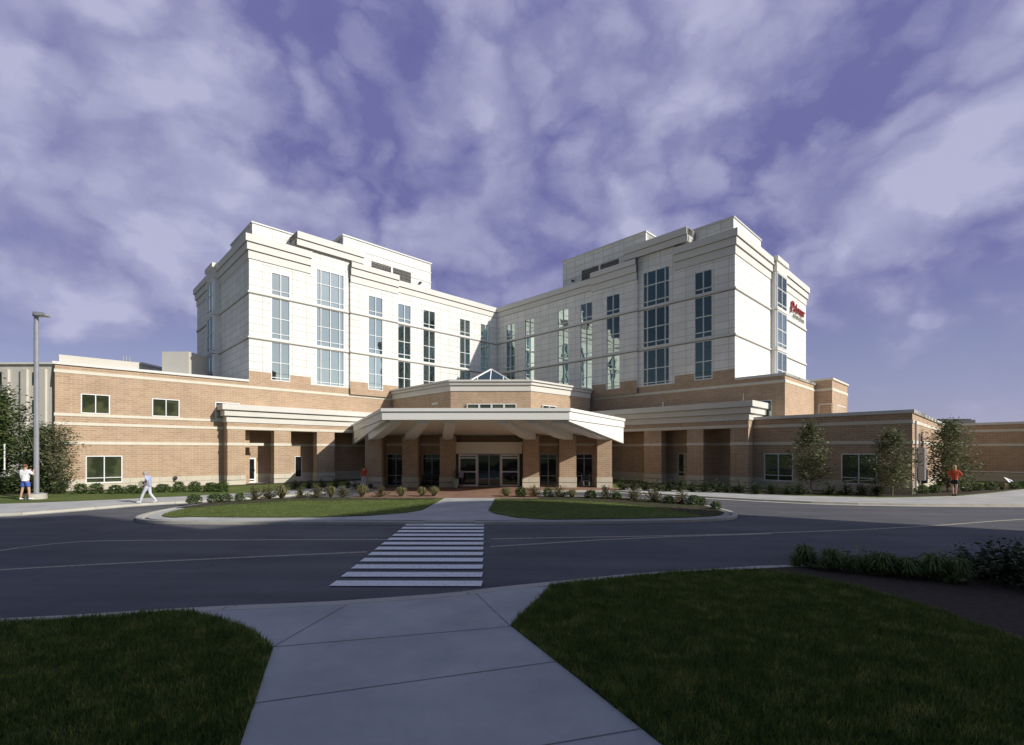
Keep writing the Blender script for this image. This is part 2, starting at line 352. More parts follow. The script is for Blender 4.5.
def tower(fr, ds, end_org, end_d, end_n, tend, bay, first):
    # holes
    holes = []
    for k, (a, b) in W_COLS.items():
        a += ds; b += ds
        off = .22 if k == 'C' else 0.
        for r, (z0, z1, hb) in enumerate(ROWS):
            hb = list(hb)
            if k == 'B':
                if r == 2: z1 = 18.25; hb = [15.6, 17.0]
                vb = [a + .42, (a + b) / 2, b - .42]
            else: vb = [(a + b) / 2]
            holes.append((a, b, z0, z1, off))
            window(fr, a, b, z0, z1, off, vb, hb, hosp, .065)
    H4 = lambda: [h[:4] for h in holes]
    e = 26.3 + ds * 1.2
    sC0, sC1, sB1 = 13.2 + ds, 18.06 + ds, 21.5 + ds
    # precast walls
    mb = MB()
    fr.wall(mb, 0, sC0, 0, 18.1, 0, H4()); fr.wall(mb, sC0, sC1, 8.84, 18.1, .22, H4())
    fr.wall(mb, sC1, sB1, 8.2, 19.7, 0, H4()); fr.wall(mb, sB1, e, 8.84, 17.6, 0, H4())
    mb.face([fr.p(sC0, 0, 8.2), fr.p(sC0, .22, 8.2), fr.p(sC0, .22, 18.1), fr.p(sC0, 0, 18.1)])
    mb.face([fr.p(sC1, 0, 8.2), fr.p(sC1, .22, 8.2), fr.p(sC1, .22, 18.1), fr.p(sC1, 0, 18.1)])
    mb.build('tower_wall', 'precast', hosp)
    # brick skirt of the tower, flush with the podium below
    mb = MB()
    fr.wall(mb, sC0, sC1, 7.66, 8.84, .222, H4()); fr.wall(mb, sC1, sB1, 7.66, 8.2, .002, H4()); fr.wall(mb, sB1, e, 7.66, 8.84, .002, H4())
    mb.build('brick_skirt', 'brick', hosp)
    # core body
    mb = MB(); z = 18.9 if ds == 0 else 18.93
    fr.box(mb, 0.0 + (.2 if ds else 0), e - .35, -18.0 + (.05 if ds else 0), -.36, 4.75, z)
    mb.build('tower_core', 'precast', hosp)
    # end wall frame
    ef = Fr(end_org, end_d, end_n)
    b0, b1, pr = bay
    mb = MB(); ef.wall(mb, 0, b0, 8.12, 17.6, 0); ef.wall(mb, b1, tend, 8.12, 17.6, 0)
    ef.box(mb, b0, b1, -.3, .02, 8.12, 17.6)
    mb.build('tower_end_wall', 'precast', hosp)
    # string courses (stone ledges) with the groove shadow below each painted dark
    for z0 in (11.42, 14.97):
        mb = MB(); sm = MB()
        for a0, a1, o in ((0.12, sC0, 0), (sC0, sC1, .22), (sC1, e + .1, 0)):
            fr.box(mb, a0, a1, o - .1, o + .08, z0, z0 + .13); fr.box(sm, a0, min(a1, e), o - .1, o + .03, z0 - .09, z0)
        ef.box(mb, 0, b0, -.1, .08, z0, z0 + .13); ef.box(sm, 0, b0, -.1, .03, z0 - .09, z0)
        c = mb.build('string_course', 'cornice_white', hosp); sm.build('shadow_line', 'seam', c)
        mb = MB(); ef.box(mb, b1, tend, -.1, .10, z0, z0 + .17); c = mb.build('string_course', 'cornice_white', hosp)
        mb = MB(); ef.box(mb, b1, tend, -.1, .03, z0 - .09, z0); mb.build('shadow_line', 'seam', c)
    # cornices, stepped
    def steps(a0, a1, o, zs, parent=hosp, ends=0, back=-.5, nm='cornice', m='cornice_white'):
        mb = MB(); sm = MB()
        for i in range(len(zs) - 1):
            g = .07 + .12 * i
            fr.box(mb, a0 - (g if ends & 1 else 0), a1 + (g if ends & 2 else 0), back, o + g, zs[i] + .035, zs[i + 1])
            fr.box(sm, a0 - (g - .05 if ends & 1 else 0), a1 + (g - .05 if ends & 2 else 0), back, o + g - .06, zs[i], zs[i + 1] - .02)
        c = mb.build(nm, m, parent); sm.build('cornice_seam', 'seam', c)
    steps(.1, sC0, 0, (18.0, 18.58, 19.15))
    steps(sC0, sC1, .22, (17.72, 18.35, 19.0, 19.5))
    steps(16.8 + ds, 22.75 + ds, .22, (19.65, 20.2, 20.8), back=-1.9, nm='raised_parapet')
    fr2 = fr
    # corner block cornice wraps round the end wall
    zs = (17.6, 18.25, 18.85, 19.45)
    mb = MB(); sm = MB()
    for i in range(3):
        g = .07 + .12 * i
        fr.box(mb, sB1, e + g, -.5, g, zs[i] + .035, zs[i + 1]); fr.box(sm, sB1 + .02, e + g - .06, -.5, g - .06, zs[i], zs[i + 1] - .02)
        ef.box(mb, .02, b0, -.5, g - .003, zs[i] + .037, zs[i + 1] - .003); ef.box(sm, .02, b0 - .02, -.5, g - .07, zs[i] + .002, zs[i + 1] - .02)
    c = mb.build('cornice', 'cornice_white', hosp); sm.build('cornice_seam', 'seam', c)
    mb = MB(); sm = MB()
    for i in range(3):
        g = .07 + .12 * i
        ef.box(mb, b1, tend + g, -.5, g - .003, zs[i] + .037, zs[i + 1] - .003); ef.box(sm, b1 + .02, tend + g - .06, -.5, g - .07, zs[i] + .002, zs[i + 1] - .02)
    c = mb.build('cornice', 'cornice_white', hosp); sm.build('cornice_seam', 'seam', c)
    # setback parapet over the corner
    mb = MB(); fr.box(mb, 18.0 + ds, e - .6, -7.4, -1.3, 18.9, 21.05); p = mb.build('setback_parapet', 'precast', hosp)
    mb = MB(); fr.box(mb, 18.0 + ds, e - .52, -7.5, -1.22, 21.05, 21.15); mb.build('parapet_coping', 'coping', p)
    # penthouse with louvres
    mb = MB(); o0 = -1.5
    lh = [(10.65 + ds, 12.75 + ds, 19.6, 20.95), (12.95 + ds, 15.1 + ds, 19.9, 20.95)]
    fr.wall(mb, 8.2 + ds, 17.95 + ds, 18.5, 22.5, o0, lh)
    fr.box(mb, 8.2 + ds, 17.95 + ds, -9, o0 - .2, 18.5, 22.45)
    fr.box(mb, 8.2 + ds, 8.25 + ds, -9, o0, 18.5, 22.48); fr.box(mb, 17.9 + ds, 17.95 + ds, -9, o0, 18.5, 22.48)
    p = mb.build('roof_penthouse', 'precast', hosp)
    mb = MB(); fr.box(mb, 8.1 + ds, 18.05 + ds, -9.1, o0 + .1, 22.5, 22.62)
    for zz in (20.5, 21.55): fr.box(mb, 8.14 + ds, 18.0 + ds, -9.05, o0 + .05, zz, zz + .06) if zz > 21 else fr.box(mb, 8.14 + ds, 10.6 + ds, -9.05, o0 + .05, zz, zz + .06)
    mb.build('penthouse_band', 'coping', p)
    for h in lh:
        mb = MB(); fr.box(mb, h[0], h[1], o0 - .19, o0 - .1, h[2], h[3])
        nsl = int((h[3] - h[2]) / .11)
        for k in range(nsl):
            z0 = h[2] + .11 * k
            mb.prismpts([fr.p(h[0], o0 - .1, z0 + .06), fr.p(h[1], o0 - .1, z0 + .06), fr.p(h[1], o0 - .02, z0), fr.p(h[0], o0 - .02, z0)],
                        [fr.p(h[0], o0 - .1, z0 + .08), fr.p(h[1], o0 - .1, z0 + .08), fr.p(h[1], o0 - .02, z0 + .02), fr.p(h[0], o0 - .02, z0 + .02)])
        mb.build('louver', 'louver', p)
    mb = MB(); mb.box(-.12, .12, -.1, .1, -.08, .08); mb.tube((0, 0, 0), (0, -.25, -.05), .05)
    cm = mb.build('roof_camera', 'dark', p); cm.location = fr.p(9.6 + ds, o0 + .15, 20.15)
    # projecting glazed bay on the end wall
    zt = 18.4
    mb = MB()
    ef.box(mb, b0, b1, 0, pr, 18.3, 19.55); ef.box(mb, b0 - .12, b1 + .12, 0, pr + .12, 19.2, 19.62)
    ef.box(mb, b0 + .03, b1 - .03, 0.0, pr - .14, 8.1, 18.3)
    bayo = mb.build('glazed_bay', 'cornice_white', hosp)
    side = Fr(ef.p(b0, 0, 0)[:2], ef.n, (-ef.d[0], -ef.d[1]))
    for z0, z1, hb in ((8.25, 11.36, (9.71, 8.6)), (11.70, 14.93, (13.3, 12.1)), (15.2, 18.25, (16.9, 15.6))):
        window(ef, b0 + .1, b1 - .1, z0, z1, pr, [b0 + (b1 - b0) * .5], hb, hosp, .07)
        window(side, .08, pr - .1, z0, z1, 0, (), hb, hosp, .06)
    for z0 in (11.42, 14.97):
        mb = MB(); ef.box(mb, b0 - .05, b1 + .05, 0, pr + .06, z0, z0 + .2); mb.build('bay_ledge', 'cornice_white', bayo)
    return ef

EL = tower(LF, 0, (-26.3 * q, -26.3 * q), (-q, q), (-q, -q), 17.7, (8.8, 11.3, .5), True)
ER = tower(RF, .5, (26.9 * q, -26.9 * q), (q, q), (q, -q), 18.8, (8.1, 10.9, .5), False)

def bands(fr, a0, a1, o, lst, parent=hosp, m='band', d=.035, nm='stone_band', holes=()):
    r = None
    for z0, z1 in lst:
        mb = MB(); hs = sorted(h for h in holes if h[2] < z1 - .01 and h[3] > z0 + .01 and h[1] > a0 and h[0] < a1); c = a0
        for h in hs:
            if h[0] > c: fr.box(mb, c, h[0], o - .1, o + d, z0, z1)
            if h[2] > z0 + .015: fr.box(mb, h[0], h[1], o - .1, o + d, z0, h[2])
            if h[3] < z1 - .015: fr.box(mb, h[0], h[1], o - .1, o + d, h[3], z1)
            c = h[1]
        fr.box(mb, c, a1, o - .1, o + d, z0, z1)
        r = mb.build(nm, m, parent)
    return r

# ---- podium, left arm (three storeys of brick seen above the loggia)
wl = [(34.66, 36.1, 4.95, 6.22), (30.83, 32.42, 4.95, 6.2), (34.02, 35.87, .44, 2.22), (26.95, 28.6, 4.95, 6.22)]
mb = MB()
LF.wall(mb, 0, 16.5, 4.13, 7.66, .22 if False else 0, wl); LF.wall(mb, 16.5, 28.04, 4.13, 7.66, 0, wl)
LF.wall(mb, 28.04, 37.3, .73, 7.66, 0, wl)
LF.wall(mb, 26.3, 37.3, 7.66, 7.95, 0)
# the podium's outer end and back body
LF.box(mb, 16.5, 26.2, -15, -2.2, 0, 7.9); LF.box(mb, 26.2, 37.28, -15, -.2, 0, 7.9)
mb.face([LF.p(37.3, 0, 0), LF.p(37.3, -15, 0), LF.p(37.3, -15, 7.95), LF.p(37.3, 0, 7.95)])
podL = mb.build('podium_wall', 'brick', hosp)
bands(LF, 13.3, 37.34, 0, [(7.45, 7.65)]); bands(LF, 28.04, 37.34, 0, [(4.74, 4.93), (4.17, 4.36), (2.95, 3.15)])
bands(LF, 28.04, 37.36, 0, [(-.2, .36), (.37, .73)], m='stone', d=.03, nm='stone_base', holes=wl)
mb = MB(); LF.box(mb, 26.32, 37.42, -15.1, .1, 7.95, 8.12); mb.build('roof_coping', 'coping', hosp)
mb = MB(); LF.box(mb, 33.0, 37.1, -2.4, -1.2, 8.12, 8.75); mb.build('roof_upstand', 'beige', hosp)
window(LF, 34.66, 36.1, 4.95, 6.22, 0, [35.38], [], hosp, .06, 'glass_low')
window(LF, 30.83, 32.42, 4.95, 6.2, 0, [31.62], [], hosp, .06, 'glass_low')
window(LF, 26.95, 28.6, 4.95, 6.22, 0, [27.8], [], hosp, .06, 'glass')
window(LF, 34.02, 35.87, .44, 2.22, 0, [34.95], [.78], hosp, .06, 'glass_low')

# ---- podium, right arm
wr = [(28.2, 29.5, 4.95, 6.25)]
mb = MB(); RF.wall(mb, 0, 30.36, 0, 7.66, 0, wr); RF.wall(mb, 26.9, 30.36, 7.66, 7.95, 0)
RF.box(mb, 13, 30.3, -15, -.2, 0, 7.9)
EP = Fr((30.36 * q, -30.36 * q), (q, q), (q, -q))
EP.wall(mb, 0, 7.8, 0, 7.95, 0); EP.wall(mb, 13.2, 19.2, 0, 7.95, 0)
mb.build('podium_wall', 'brick', hosp)
mb = MB(); EP.box(mb, 7.8, 13.2, -1, 1.2, 0, 8.3)
bx = mb.build('stair_block', 'brick', hosp)
mb = MB(); EP.box(mb, 7.7, 13.3, -1.1, 1.3, 8.3, 8.45); EP.box(mb, 7.77, 13.23, -1, 1.23, 7.45, 7.65); mb.build('stair_band', 'band', bx)
window(EP, 9.5, 12.6, 5.1, 6.4, 1.2, [10.5, 11.5], [], bx, .06)
window(Fr(EP.p(7.8, 0, 0)[:2], EP.n, (-EP.d[0], -EP.d[1])), .25, 1.2, 5.1, 6.4, 0, [], [], bx, .06)
bands(RF, 13.7, 30.4, 0, [(7.45, 7.65)]); bands(EP, 0, 7.8, 0, [(7.45, 7.65)]); bands(EP, 13.2, 19.2, 0, [(7.45, 7.65)])
mb = MB(); RF.box(mb, 26.92, 30.46, -15.1, .1, 7.95, 8.12); EP.box(mb, .01, 7.8, -12, .1, 7.952, 8.118); EP.box(mb, 13.2, 19.3, -3, .1, 7.952, 8.118); mb.build('roof_coping', 'coping', hosp)
window(RF, 28.2, 29.5, 4.95, 6.25, 0, [28.85], [], hosp, .06)

# ---- loggias
def loggia(fr, a0, a1, ofr, obk, oback, pillars, wins, ends):
    t = .75
    mb = MB()
    fr.box(mb, a0, a1, ofr - t, ofr, 4.13, 4.66); fr.box(mb, a0, a1, obk, ofr - t, 4.2, 4.66)
    bm_ = mb.build('loggia_beam', 'brick', hosp)
    bands(fr, a0, a1 + .035, ofr, [(4.16, 4.38)])
    for p0, p1 in pillars:
        mb = MB(); fr.box(mb, p0, p1, ofr - t, ofr - .002, .73, 4.13); c = mb.build('pillar', 'brick', hosp)
        mb = MB(); fr.box(mb, p0 - .03, p1 + .03, ofr - t - .03, ofr + .03, -.1, .34); fr.box(mb, p0 - .03, p1 + .03, ofr - t - .03, ofr + .03, .37, .73)
        mb.build('pillar_base', 'stone', c)
        mb = MB(); fr.box(mb, p0 - .03, p1 + .03, ofr - t - .03, ofr + .033, 2.95, 3.15); mb.build('pillar_band', 'band', c)
    mb = MB()
    fr.wall(mb, a0 - 3, a1, 0, 4.2, oback, wins)
    fr.box(mb, a0 - 3, a1 - .05, oback - .5, oback - .16, 0, 4.2)
    fr.box(mb, a1 - .3, a1, oback, ofr - t, 0, 4.2)
    rw = mb.build('recess_wall', 'brick', hosp)
    bands(fr, a0 - 3, a1 - .3, oback, [(-.1, .73)], rw, 'stone', .02, 'stone_base', wins); bands(fr, a0 - 3, a1 - .3, oback, [(2.95, 3.15)], rw)
    mb = MB(); sm = MB(); zs = (4.66, 5.12, 5.56, 6.0)
    for i in range(3):
        g = .06 + .17 * i
        gs = g if ends else 0
        fr.box(mb, a0, a1 + g, obk, ofr + g, zs[i] + .03, zs[i + 1]); fr.box(sm, a0 + .01, a1 + g - .06, obk + .01, ofr + g - .06, zs[i], zs[i + 1] - .02)
    c = mb.build('loggia_cornice', 'cornice', hosp); sm.build('cornice_seam', 'seam', c)
    return bm_
loggia(LF, 12.0, 28.07, 1.09, 0.01, -.9, [(26.86, 28.05), (23.52, 24.79), (19.92, 21.42)], [(25.55, 26.5, 0, 2.0), (21.9, 22.5, .3, 2.1)], 1)
loggia(RF, 13.0, 28.95, 3.0, .01, 1.2, [(27.73, 28.93), (24.53, 25.78), (20.89, 22.41)], [(22.9, 24.2, .5, 2.35)], 1)
window(LF, 21.9, 22.5, .3, 2.1, -.9, [], [], hosp, .05, 'glass_door')
window(RF, 22.9, 24.2, .5, 2.35, 1.2, [24.0], [.85], hosp, .05, 'glass_low')
# side door in the loggia with a low projecting band above it
d = window(LF, 25.55, 26.5, 0, 2.0, -.9, [], [.25], hosp, .11, 'glass_door', 'white', 'side_door')
mb = MB(); LF.box(mb, 25.66, 25.72, -.87, -.80, .9, 1.1); mb.build('handle', 'dark', d)
mb = MB(); LF.box(mb, 25.55, 26.86, .35, 1.06, 2.95, 3.15); mb.build('door_hood', 'band', hosp)

# ---- low right wing and far wing
def lowwing(fr, a0, a1, o, ztop, back, wins, nm='low_wing_wall'):
    mb = MB(); fr.wall(mb, a0, a1, .73, ztop - .2, o, wins); fr.box(mb, a0 + .01, a1 - .02, back, o - .16, 0, ztop - .22)
    w = mb.build(nm, 'brick', hosp)
    bands(fr, a0, a1, o, [(4.13, 4.34), (2.95, 3.15)]); bands(fr, a0, a1, o, [(-.1, .34), (.35, .73)], m='stone', d=.03, nm='stone_base', holes=wins)
    mb = MB(); fr.box(mb, a0, a1 + .1, back, o + .1, ztop - .2, ztop); mb.build('roof_coping', 'coping', hosp)
    return w
w3 = [(29.64, 31.44, .5, 2.37), (34.13, 35.95, .5, 2.37)]
lowwing(RF, 28.96, 37.58, 2.05, 4.92, -12, w3)
for a0, a1, z0, z1 in w3: window(RF, a0, a1, z0, z1, 2.05, [(a0 + a1) / 2], [.88], hosp, .06, 'glass_low')
co = RF.xy(37.58, 2.05)
E3 = Fr(co, (q, q), (q, -q))
mb = MB(); E3.wall(mb, 0, 20.6, .73, 4.72, 0, [(5.2, 7.0, .5, 2.37)]); mb.build('low_wing_end_wall', 'brick', hosp)
bands(E3, 0.02, 20.6, 0, [(4.13, 4.34), (2.95, 3.15)]); bands(E3, 0.02, 20.6, 0, [(-.1, .34), (.35, .73)], m='stone', d=.028, nm='stone_base', holes=[(5.2, 7.0, .5, 2.37)])
mb = MB(); E3.box(mb, .12, 20.6, -3, .1, 4.722, 4.918); mb.build('roof_coping', 'coping', hosp)
window(E3, 5.2, 7.0, .5, 2.37, 0, [6.1], [.88], hosp, .06, 'glass_low')
# far wing, parallel, beyond the big young tree
P4 = Fr((37.0, -10.6), (q, -q), (-q, -q))
lowwing(P4, 0, 24, 0, 4.92, -14, [], 'far_wing_wall')
mb = MB(); P4.box(mb, 0, 24, .03, .1, .78, .86); mb.build('wall_rail', 'white', hosp)

# electrical cabinets and conduits on the sunlit end wall
cab = MB(); E3.box(cab, 2.1, 2.95, .03, .35, .75, 2.75)
cb = tag(cab.build('electrical_cabinet', 'grey_metal'), 'tall grey electrical cabinet fixed to the sunlit brick end wall', 'cabinet')
cab = MB()
for a in (.7, 2.5):
    cab.tube(E3.p(a, .08, .2), E3.p(a, .08, 4.3 if a < 1 else 3.6), .05)
E3.box(cab, .58, .82, .03, .14, 1.6, 2.1)
cab.build('conduit', 'grey_metal', cb)
cab = MB(); E3.box(cab, 3.9, 4.4, .03, .3, .5, 1.3); cab.build('meter_box', 'dark', cb)

# ---- lobby drum behind the canopy
def off_poly(poly, g):
    n = len(poly); out = []
    for i in range(n):
        p0, p1, p2 = Vector(poly[i - 1]), Vector(poly[i]), Vector(poly[(i + 1) % n])
        d1, d2 = (p1 - p0).normalized(), (p2 - p1).normalized()
        n1, n2 = Vector((d1.y, -d1.x)), Vector((d2.y, -d2.x))
        b = (n1 + n2); b = b / (1 + n1.dot(n2)) if n1.dot(n2) > -.9 else n1
        out.append(tuple(p1 + b * g))
    return out
drum = [(-3.1, -16.4), (3.5, -16.4), (9.2, -10.7), (9.4, -9.0), (-9.3, -9.0), (-9.6, -9.9)]
mb = MB(); mb.prism(drum, 4.0, 7.45); dr = mb.build('lobby_wall', 'brick', hosp)
mb = MB(); sm = MB(); zs = (7.45, 7.95, 8.2, 8.38)
for i in range(3):
    mb.prism(off_poly(drum, .06 + .12 * i), zs[i] + .03, zs[i + 1]); sm.prism(off_poly(drum, .02 + .12 * i), zs[i], zs[i + 1] - .02)
c = mb.build('lobby_cornice', 'cornice', hosp); sm.build('cornice_seam', 'seam', c)
DF = Fr((0, -16.4), (1, 0), (0, -1))
for k in range(4): window(DF, -1.75 + 1.02 * k, -1.75 + 1.02 * (k + 1) - .02, 5.6, 6.42, .14, [], [], hosp, .06, 'glass_low')
DR = Fr((3.5, -16.4), (q, q), (q, -q))
window(DR, 1.3, 3.1, 5.6, 6.42, .14, [2.2], [], hosp, .06, 'glass_low')
DL = Fr((-3.1, -16.4), (-q, q), (-q, -q))
mb = MB(); DL.box(mb, 1.7, 2.6, 0, .06, 6.5, 6.7); mb.build('wall_vent', 'band', hosp)
# pyramid skylight
ap = (0.0, -11.9, 10.05); bs = [(-2.3, -14.2, 8.35), (2.3, -14.2, 8.35), (2.3, -9.6, 8.35), (-2.3, -9.6, 8.35)]
mb = MB()
for i in range(4): mb.face([bs[i], bs[(i + 1) % 4], ap])
sk = mb.build('skylight', glassmat('skylight_glass', (.7, .85, .85), (.05, .07, .07), .4), hosp)
mb = MB()
for i in range(4):
    mb.tube(bs[i], ap, .07); mb.tube(bs[i], bs[(i + 1) % 4], .07)
    mid = lambda f: tuple(bs[i][k] + (bs[(i + 1) % 4][k] - bs[i][k]) * f for k in range(3))
    for f in (.33, .67):
        b0 = mid(f); tp = tuple(b0[k] + (ap[k] - b0[k]) * .0 for k in range(3))
    mb.tube(mid(.5), ap, .05)
    for f, g in ((.25, .5), (.75, .5)):
        b0 = mid(f); c0 = bs[i] if f < .5 else bs[(i + 1) % 4]
        mb.tube(b0, tuple(c0[k] + (ap[k] - c0[k]) * g for k in range(3)), .04)
mb.build('skylight_frame', 'white', sk)

# ---- entrance canopy
top = [(-5.0, -29.35), (5.3, -29.35), (10.2, -19.1), (9.0, -15.0), (-11.4, -15.0), (-11.85, -14.9)]
top = [(-5.1, -29.35), (5.3, -29.35), (10.25, -20.6), (9.3, -13.4), (-12.7, -12.4)]
mb = MB(); mb.prism(off_poly(top, -.2), 4.3, 4.82); can = mb.build('canopy_roof', 'roof', hosp)
def strip(mb, a, b, th, za0, za1, zb0, zb1):
    a = Vector(a); b = Vector(b); d = (b - a).normalized(); n = Vector((d.y, -d.x)) * th
    A, B = a - n, b - n
    mb.prismpts([(a.x, a.y, za0), (b.x, b.y, zb0), (B.x, B.y, zb0), (A.x, A.y, za0)], [(a.x, a.y, za1), (b.x, b.y, zb1), (B.x, B.y, zb1), (A.x, A.y, za1)])
mb = MB()
strip(mb, top[0], top[1], .25, 4.26, 4.72, 4.26, 4.72); strip(mb, top[1], top[2], .25, 4.27, 4.72, 4.27, 4.72)
strip(mb, top[2], top[3], .25, 4.27, 4.72, 4.27, 4.72); strip(mb, top[4], top[0], .25, 4.27, 4.72, 4.27, 4.72)
mb.build('fascia', 'fascia', can)
mb = MB(); o_ = off_poly(top, .07); i_ = off_poly(top, -.25)
for k in (0, 1, 2, 4):
    l = (k + 1) % 5
    mb.prismpts([(*o_[k], 4.72), (*o_[l], 4.72), (*i_[l], 4.72), (*i_[k], 4.72)], [(*o_[k], 4.9), (*o_[l], 4.9), (*i_[l], 4.9), (*i_[k], 4.9)])
mb.build('canopy_coping', 'fascia', can)
ins = off_poly(top, -.06)
mb = MB(); strip(mb, ins[1], ins[2], .2, 4.18, 4.24, 3.1, 4.24)
mb.build('side_panel', 'fascia', can)
mb = MB(); strip(mb, ins[4], ins[0], .2, 3.1, 4.24, 4.18, 4.24)
mb.build('side_panel', 'fascia', can)
# sloped soffit
mb = MB()
mb.prismpts([(-4.7, -29.1, 4.24), (5.0, -29.1, 4.24), (8.7, -21.6, 3.66), (-8.3, -21.6, 3.66)], [(-4.7, -29.1, 4.29), (5.0, -29.1, 4.29), (8.7, -21.6, 4.29), (-8.3, -21.6, 4.29)])
so = mb.build('soffit', 'soffit', can)
mb = MB()
mb.prismpts([(8.7, -21.6, 3.66), (5.0, -29.1, 4.24), (9.9, -20.7, 3.6)], [(8.7, -21.6, 4.28), (5.0, -29.1, 4.28), (9.9, -20.7, 4.28)])
mb.prismpts([(-8.3, -21.6, 3.66), (-11.5, -15.2, 3.6), (-4.7, -29.1, 4.24)], [(-8.3, -21.6, 4.28), (-11.5, -15.2, 4.28), (-4.7, -29.1, 4.28)])
mb.build('soffit_edge', 'soffit', can)
colx = [(-8.2, -7.05), (-5.61, -4.54), (-2.99, -1.93), (2.79, 3.92), (5.32, 6.49), (7.94, 8.95)]
fx = [-4.35, -2.85, -1.35, 1.65, 3.15, 4.65]
for (c0, c1), f in zip(colx, fx):
    c = (c0 + c1) / 2; w = .34; mb = MB()
    y0, y1, y2 = -22.62, -29.05, -24.3
    m0 = c + (f - c) * ((y2 - y0) / (y1 - y0))
    P = lambda x, y, z: (x, y, z)
    mb.prismpts([P(c - w, y0, 3.32), P(c + w, y0, 3.32), P(m0 + w, y2, 3.42), P(m0 - w, y2, 3.42)], [P(c - w, y0, 4.25), P(c + w, y0, 4.25), P(m0 + w, y2, 4.25), P(m0 - w, y2, 4.25)])
    mb.prismpts([P(m0 - w, y2, 3.42), P(m0 + w, y2, 3.42), P(f + w * .9, y1, 4.08), P(f - w * .9, y1, 4.08)], [P(m0 - w, y2, 4.25), P(m0 + w, y2, 4.25), P(f + w * .9, y1, 4.25), P(f - w * .9, y1, 4.25)])
    mb.build('canopy_beam', 'fascia', can)
for x, y in ((-1.3, -27), (1.8, -27), (-4, -26), (4.4, -26), (0.2, -24.5)):
    mb = MB(); mb.cyl((x, y), .12, 4.06, 4.2, n=12); mb.build('soffit_light', 'frame', can)
# canopy columns
for c0, c1 in colx:
    mb = MB(); mb.box(c0, c1, -22.6, -21.55, .73, 3.6); c = mb.build('canopy_column', 'brick', hosp)
    mb = MB(); mb.box(c0 - .03, c1 + .03, -22.63, -21.52, -.1, .34); mb.box(c0 - .03, c1 + .03, -22.63, -21.52, .37, .73); mb.build('column_base', 'stone', c)
# entrance front wall
EF = Fr((0, -21.25), (1, 0), (0, -1))
wins = [(-7.05, -5.72, 0.02, 2.33), (-4.45, -3.1, .02, 2.33), (4.0, 5.25, .02, 2.33), (6.58, 7.85, .02, 2.33)]
mb = MB(); EF.wall(mb, -8.6, -1.95, 0, 4.3, 0, wins); EF.wall(mb, 2.8, 9.2, 0, 4.3, 0, wins); EF.wall(mb, -1.95, 2.8, 2.3, 4.3, 0)
mb.box(-8.6, -8.5, -21.24, -14, 0, 4.25); mb.box(9.1, 9.2, -21.24, -14, 0, 4.25); mb.box(-8.5, 9.1, -20.7, -14, 0, 4.24)
mb.build('entrance_wall', 'brick', hosp)
bands(EF, -8.6, -1.95, 0, [(2.9, 3.1)]); bands(EF, 2.8, 9.2, 0, [(2.9, 3.1)])
for a0, a1, z0, z1 in wins: window(EF, a0, a1, z0, z1, 0, [(a0 + a1) / 2], [.75, 2.0], hosp, .06, 'glass_door', 'grey_metal')
# vestibule
mb = MB(); mb.box(-2.05, 2.75, -22.1, -21.3, 2.34, 3.12); mb.box(-2.1, 2.8, -22.14, -21.3, 3.0, 3.16); mb.build('door_header', 'soffit', hosp)
VF = Fr((0, -21.85), (1, 0), (0, -1))
for a0, a1 in ((-1.78, -.42), (1.2, 2.55)):
    d = window(VF, a0, a1, 0.02, 2.3, 0, [], [1.05, 2.05], hosp, .13, 'glass_door', 'frame', 'entrance_door')
    mb = MB(); VF.box(mb, a0 + .2, a1 - .2, .01, .05, .98, 1.02); mb.build('push_bar', 'dark', d)
d = window(VF, -.42, 1.2, 0.02, 2.3, -.08, [.39], [], hosp, .07, 'glass_door', 'grey_metal', 'sliding_door')
mb = MB(); VF.box(mb, .25, .53, 0.02, .1, 2.32, 2.42); mb.build('door_sensor', 'dark', hosp)
for xx in (-1.95, 2.57):
    mb = MB(); mb.box(xx, xx + .15, -22.0, -21.25, 0, 2.34); mb.build('vestibule_jamb', 'dark', hosp)

# roof odds and ends (lightning rods, small vents)
mb = MB(); mb.tube(RF.p(28.6, 3.0, 6.0), RF.p(28.6, 3.0, 6.55), .025); mb.tube(RF.p(22.6, 3.1, 6.0), RF.p(22.6, 3.1, 6.4), .03)
mb.build('lightning_rod', 'grey_metal', hosp)
mb = MB(); mb.box(9.4, 9.75, -19.4, -19.1, 4.9, 5.2); mb.build('roof_vent', 'cornice', can)
mb = MB(); mb.tube((-9.9, -14.5, 4.9), (-9.9, -14.5, 5.5), .04); mb.box(-9.6, -9.3, -16.5, -16.2, 4.9, 5.1); mb.build('roof_vent', 'dark', can)

# ---- wall sign
def text(body, size, ext, m, name, parent, shear=0, spacing=1):
    cu = bpy.data.curves.new(name, 'FONT'); cu.body = body; cu.size = size; cu.extrude = ext; cu.shear = shear; cu.space_character = spacing
    o = bpy.data.objects.new(name, cu); C.objects.link(o); dg = bpy.context.evaluated_depsgraph_get()
    me = bpy.data.meshes.new_from_object(o.evaluated_get(dg)); bpy.data.objects.remove(o)
    o = bpy.data.objects.new(name, me); C.objects.link(o); me.materials.append(M[m]); o.parent = parent
    return o
sp = ER.p(13.15, .13, 16.15)
sg = empty('wall_sign', sp, 'red italic name sign high on the sunlit end wall of the right tower', 'sign', rz=R(45))
t1 = text('P', 1.75, .06, 'red', 'letter', sg, .35); t1.rotation_euler = (R(90), 0, 0); t1.location = (0, 0, -.35)
t1 = text('alomar', 1.25, .06, 'red', 'lettering', sg, .3, 1.0); t1.rotation_euler = (R(90), 0, 0); t1.location = (1.05, 0, -.05)
t2 = text('HEALTH CENTER', .42, .04, 'lettering', 'small_lettering', sg, 0, 1.15); t2.rotation_euler = (R(90), 0, 0); t2.location = (.9, 0, -.62)
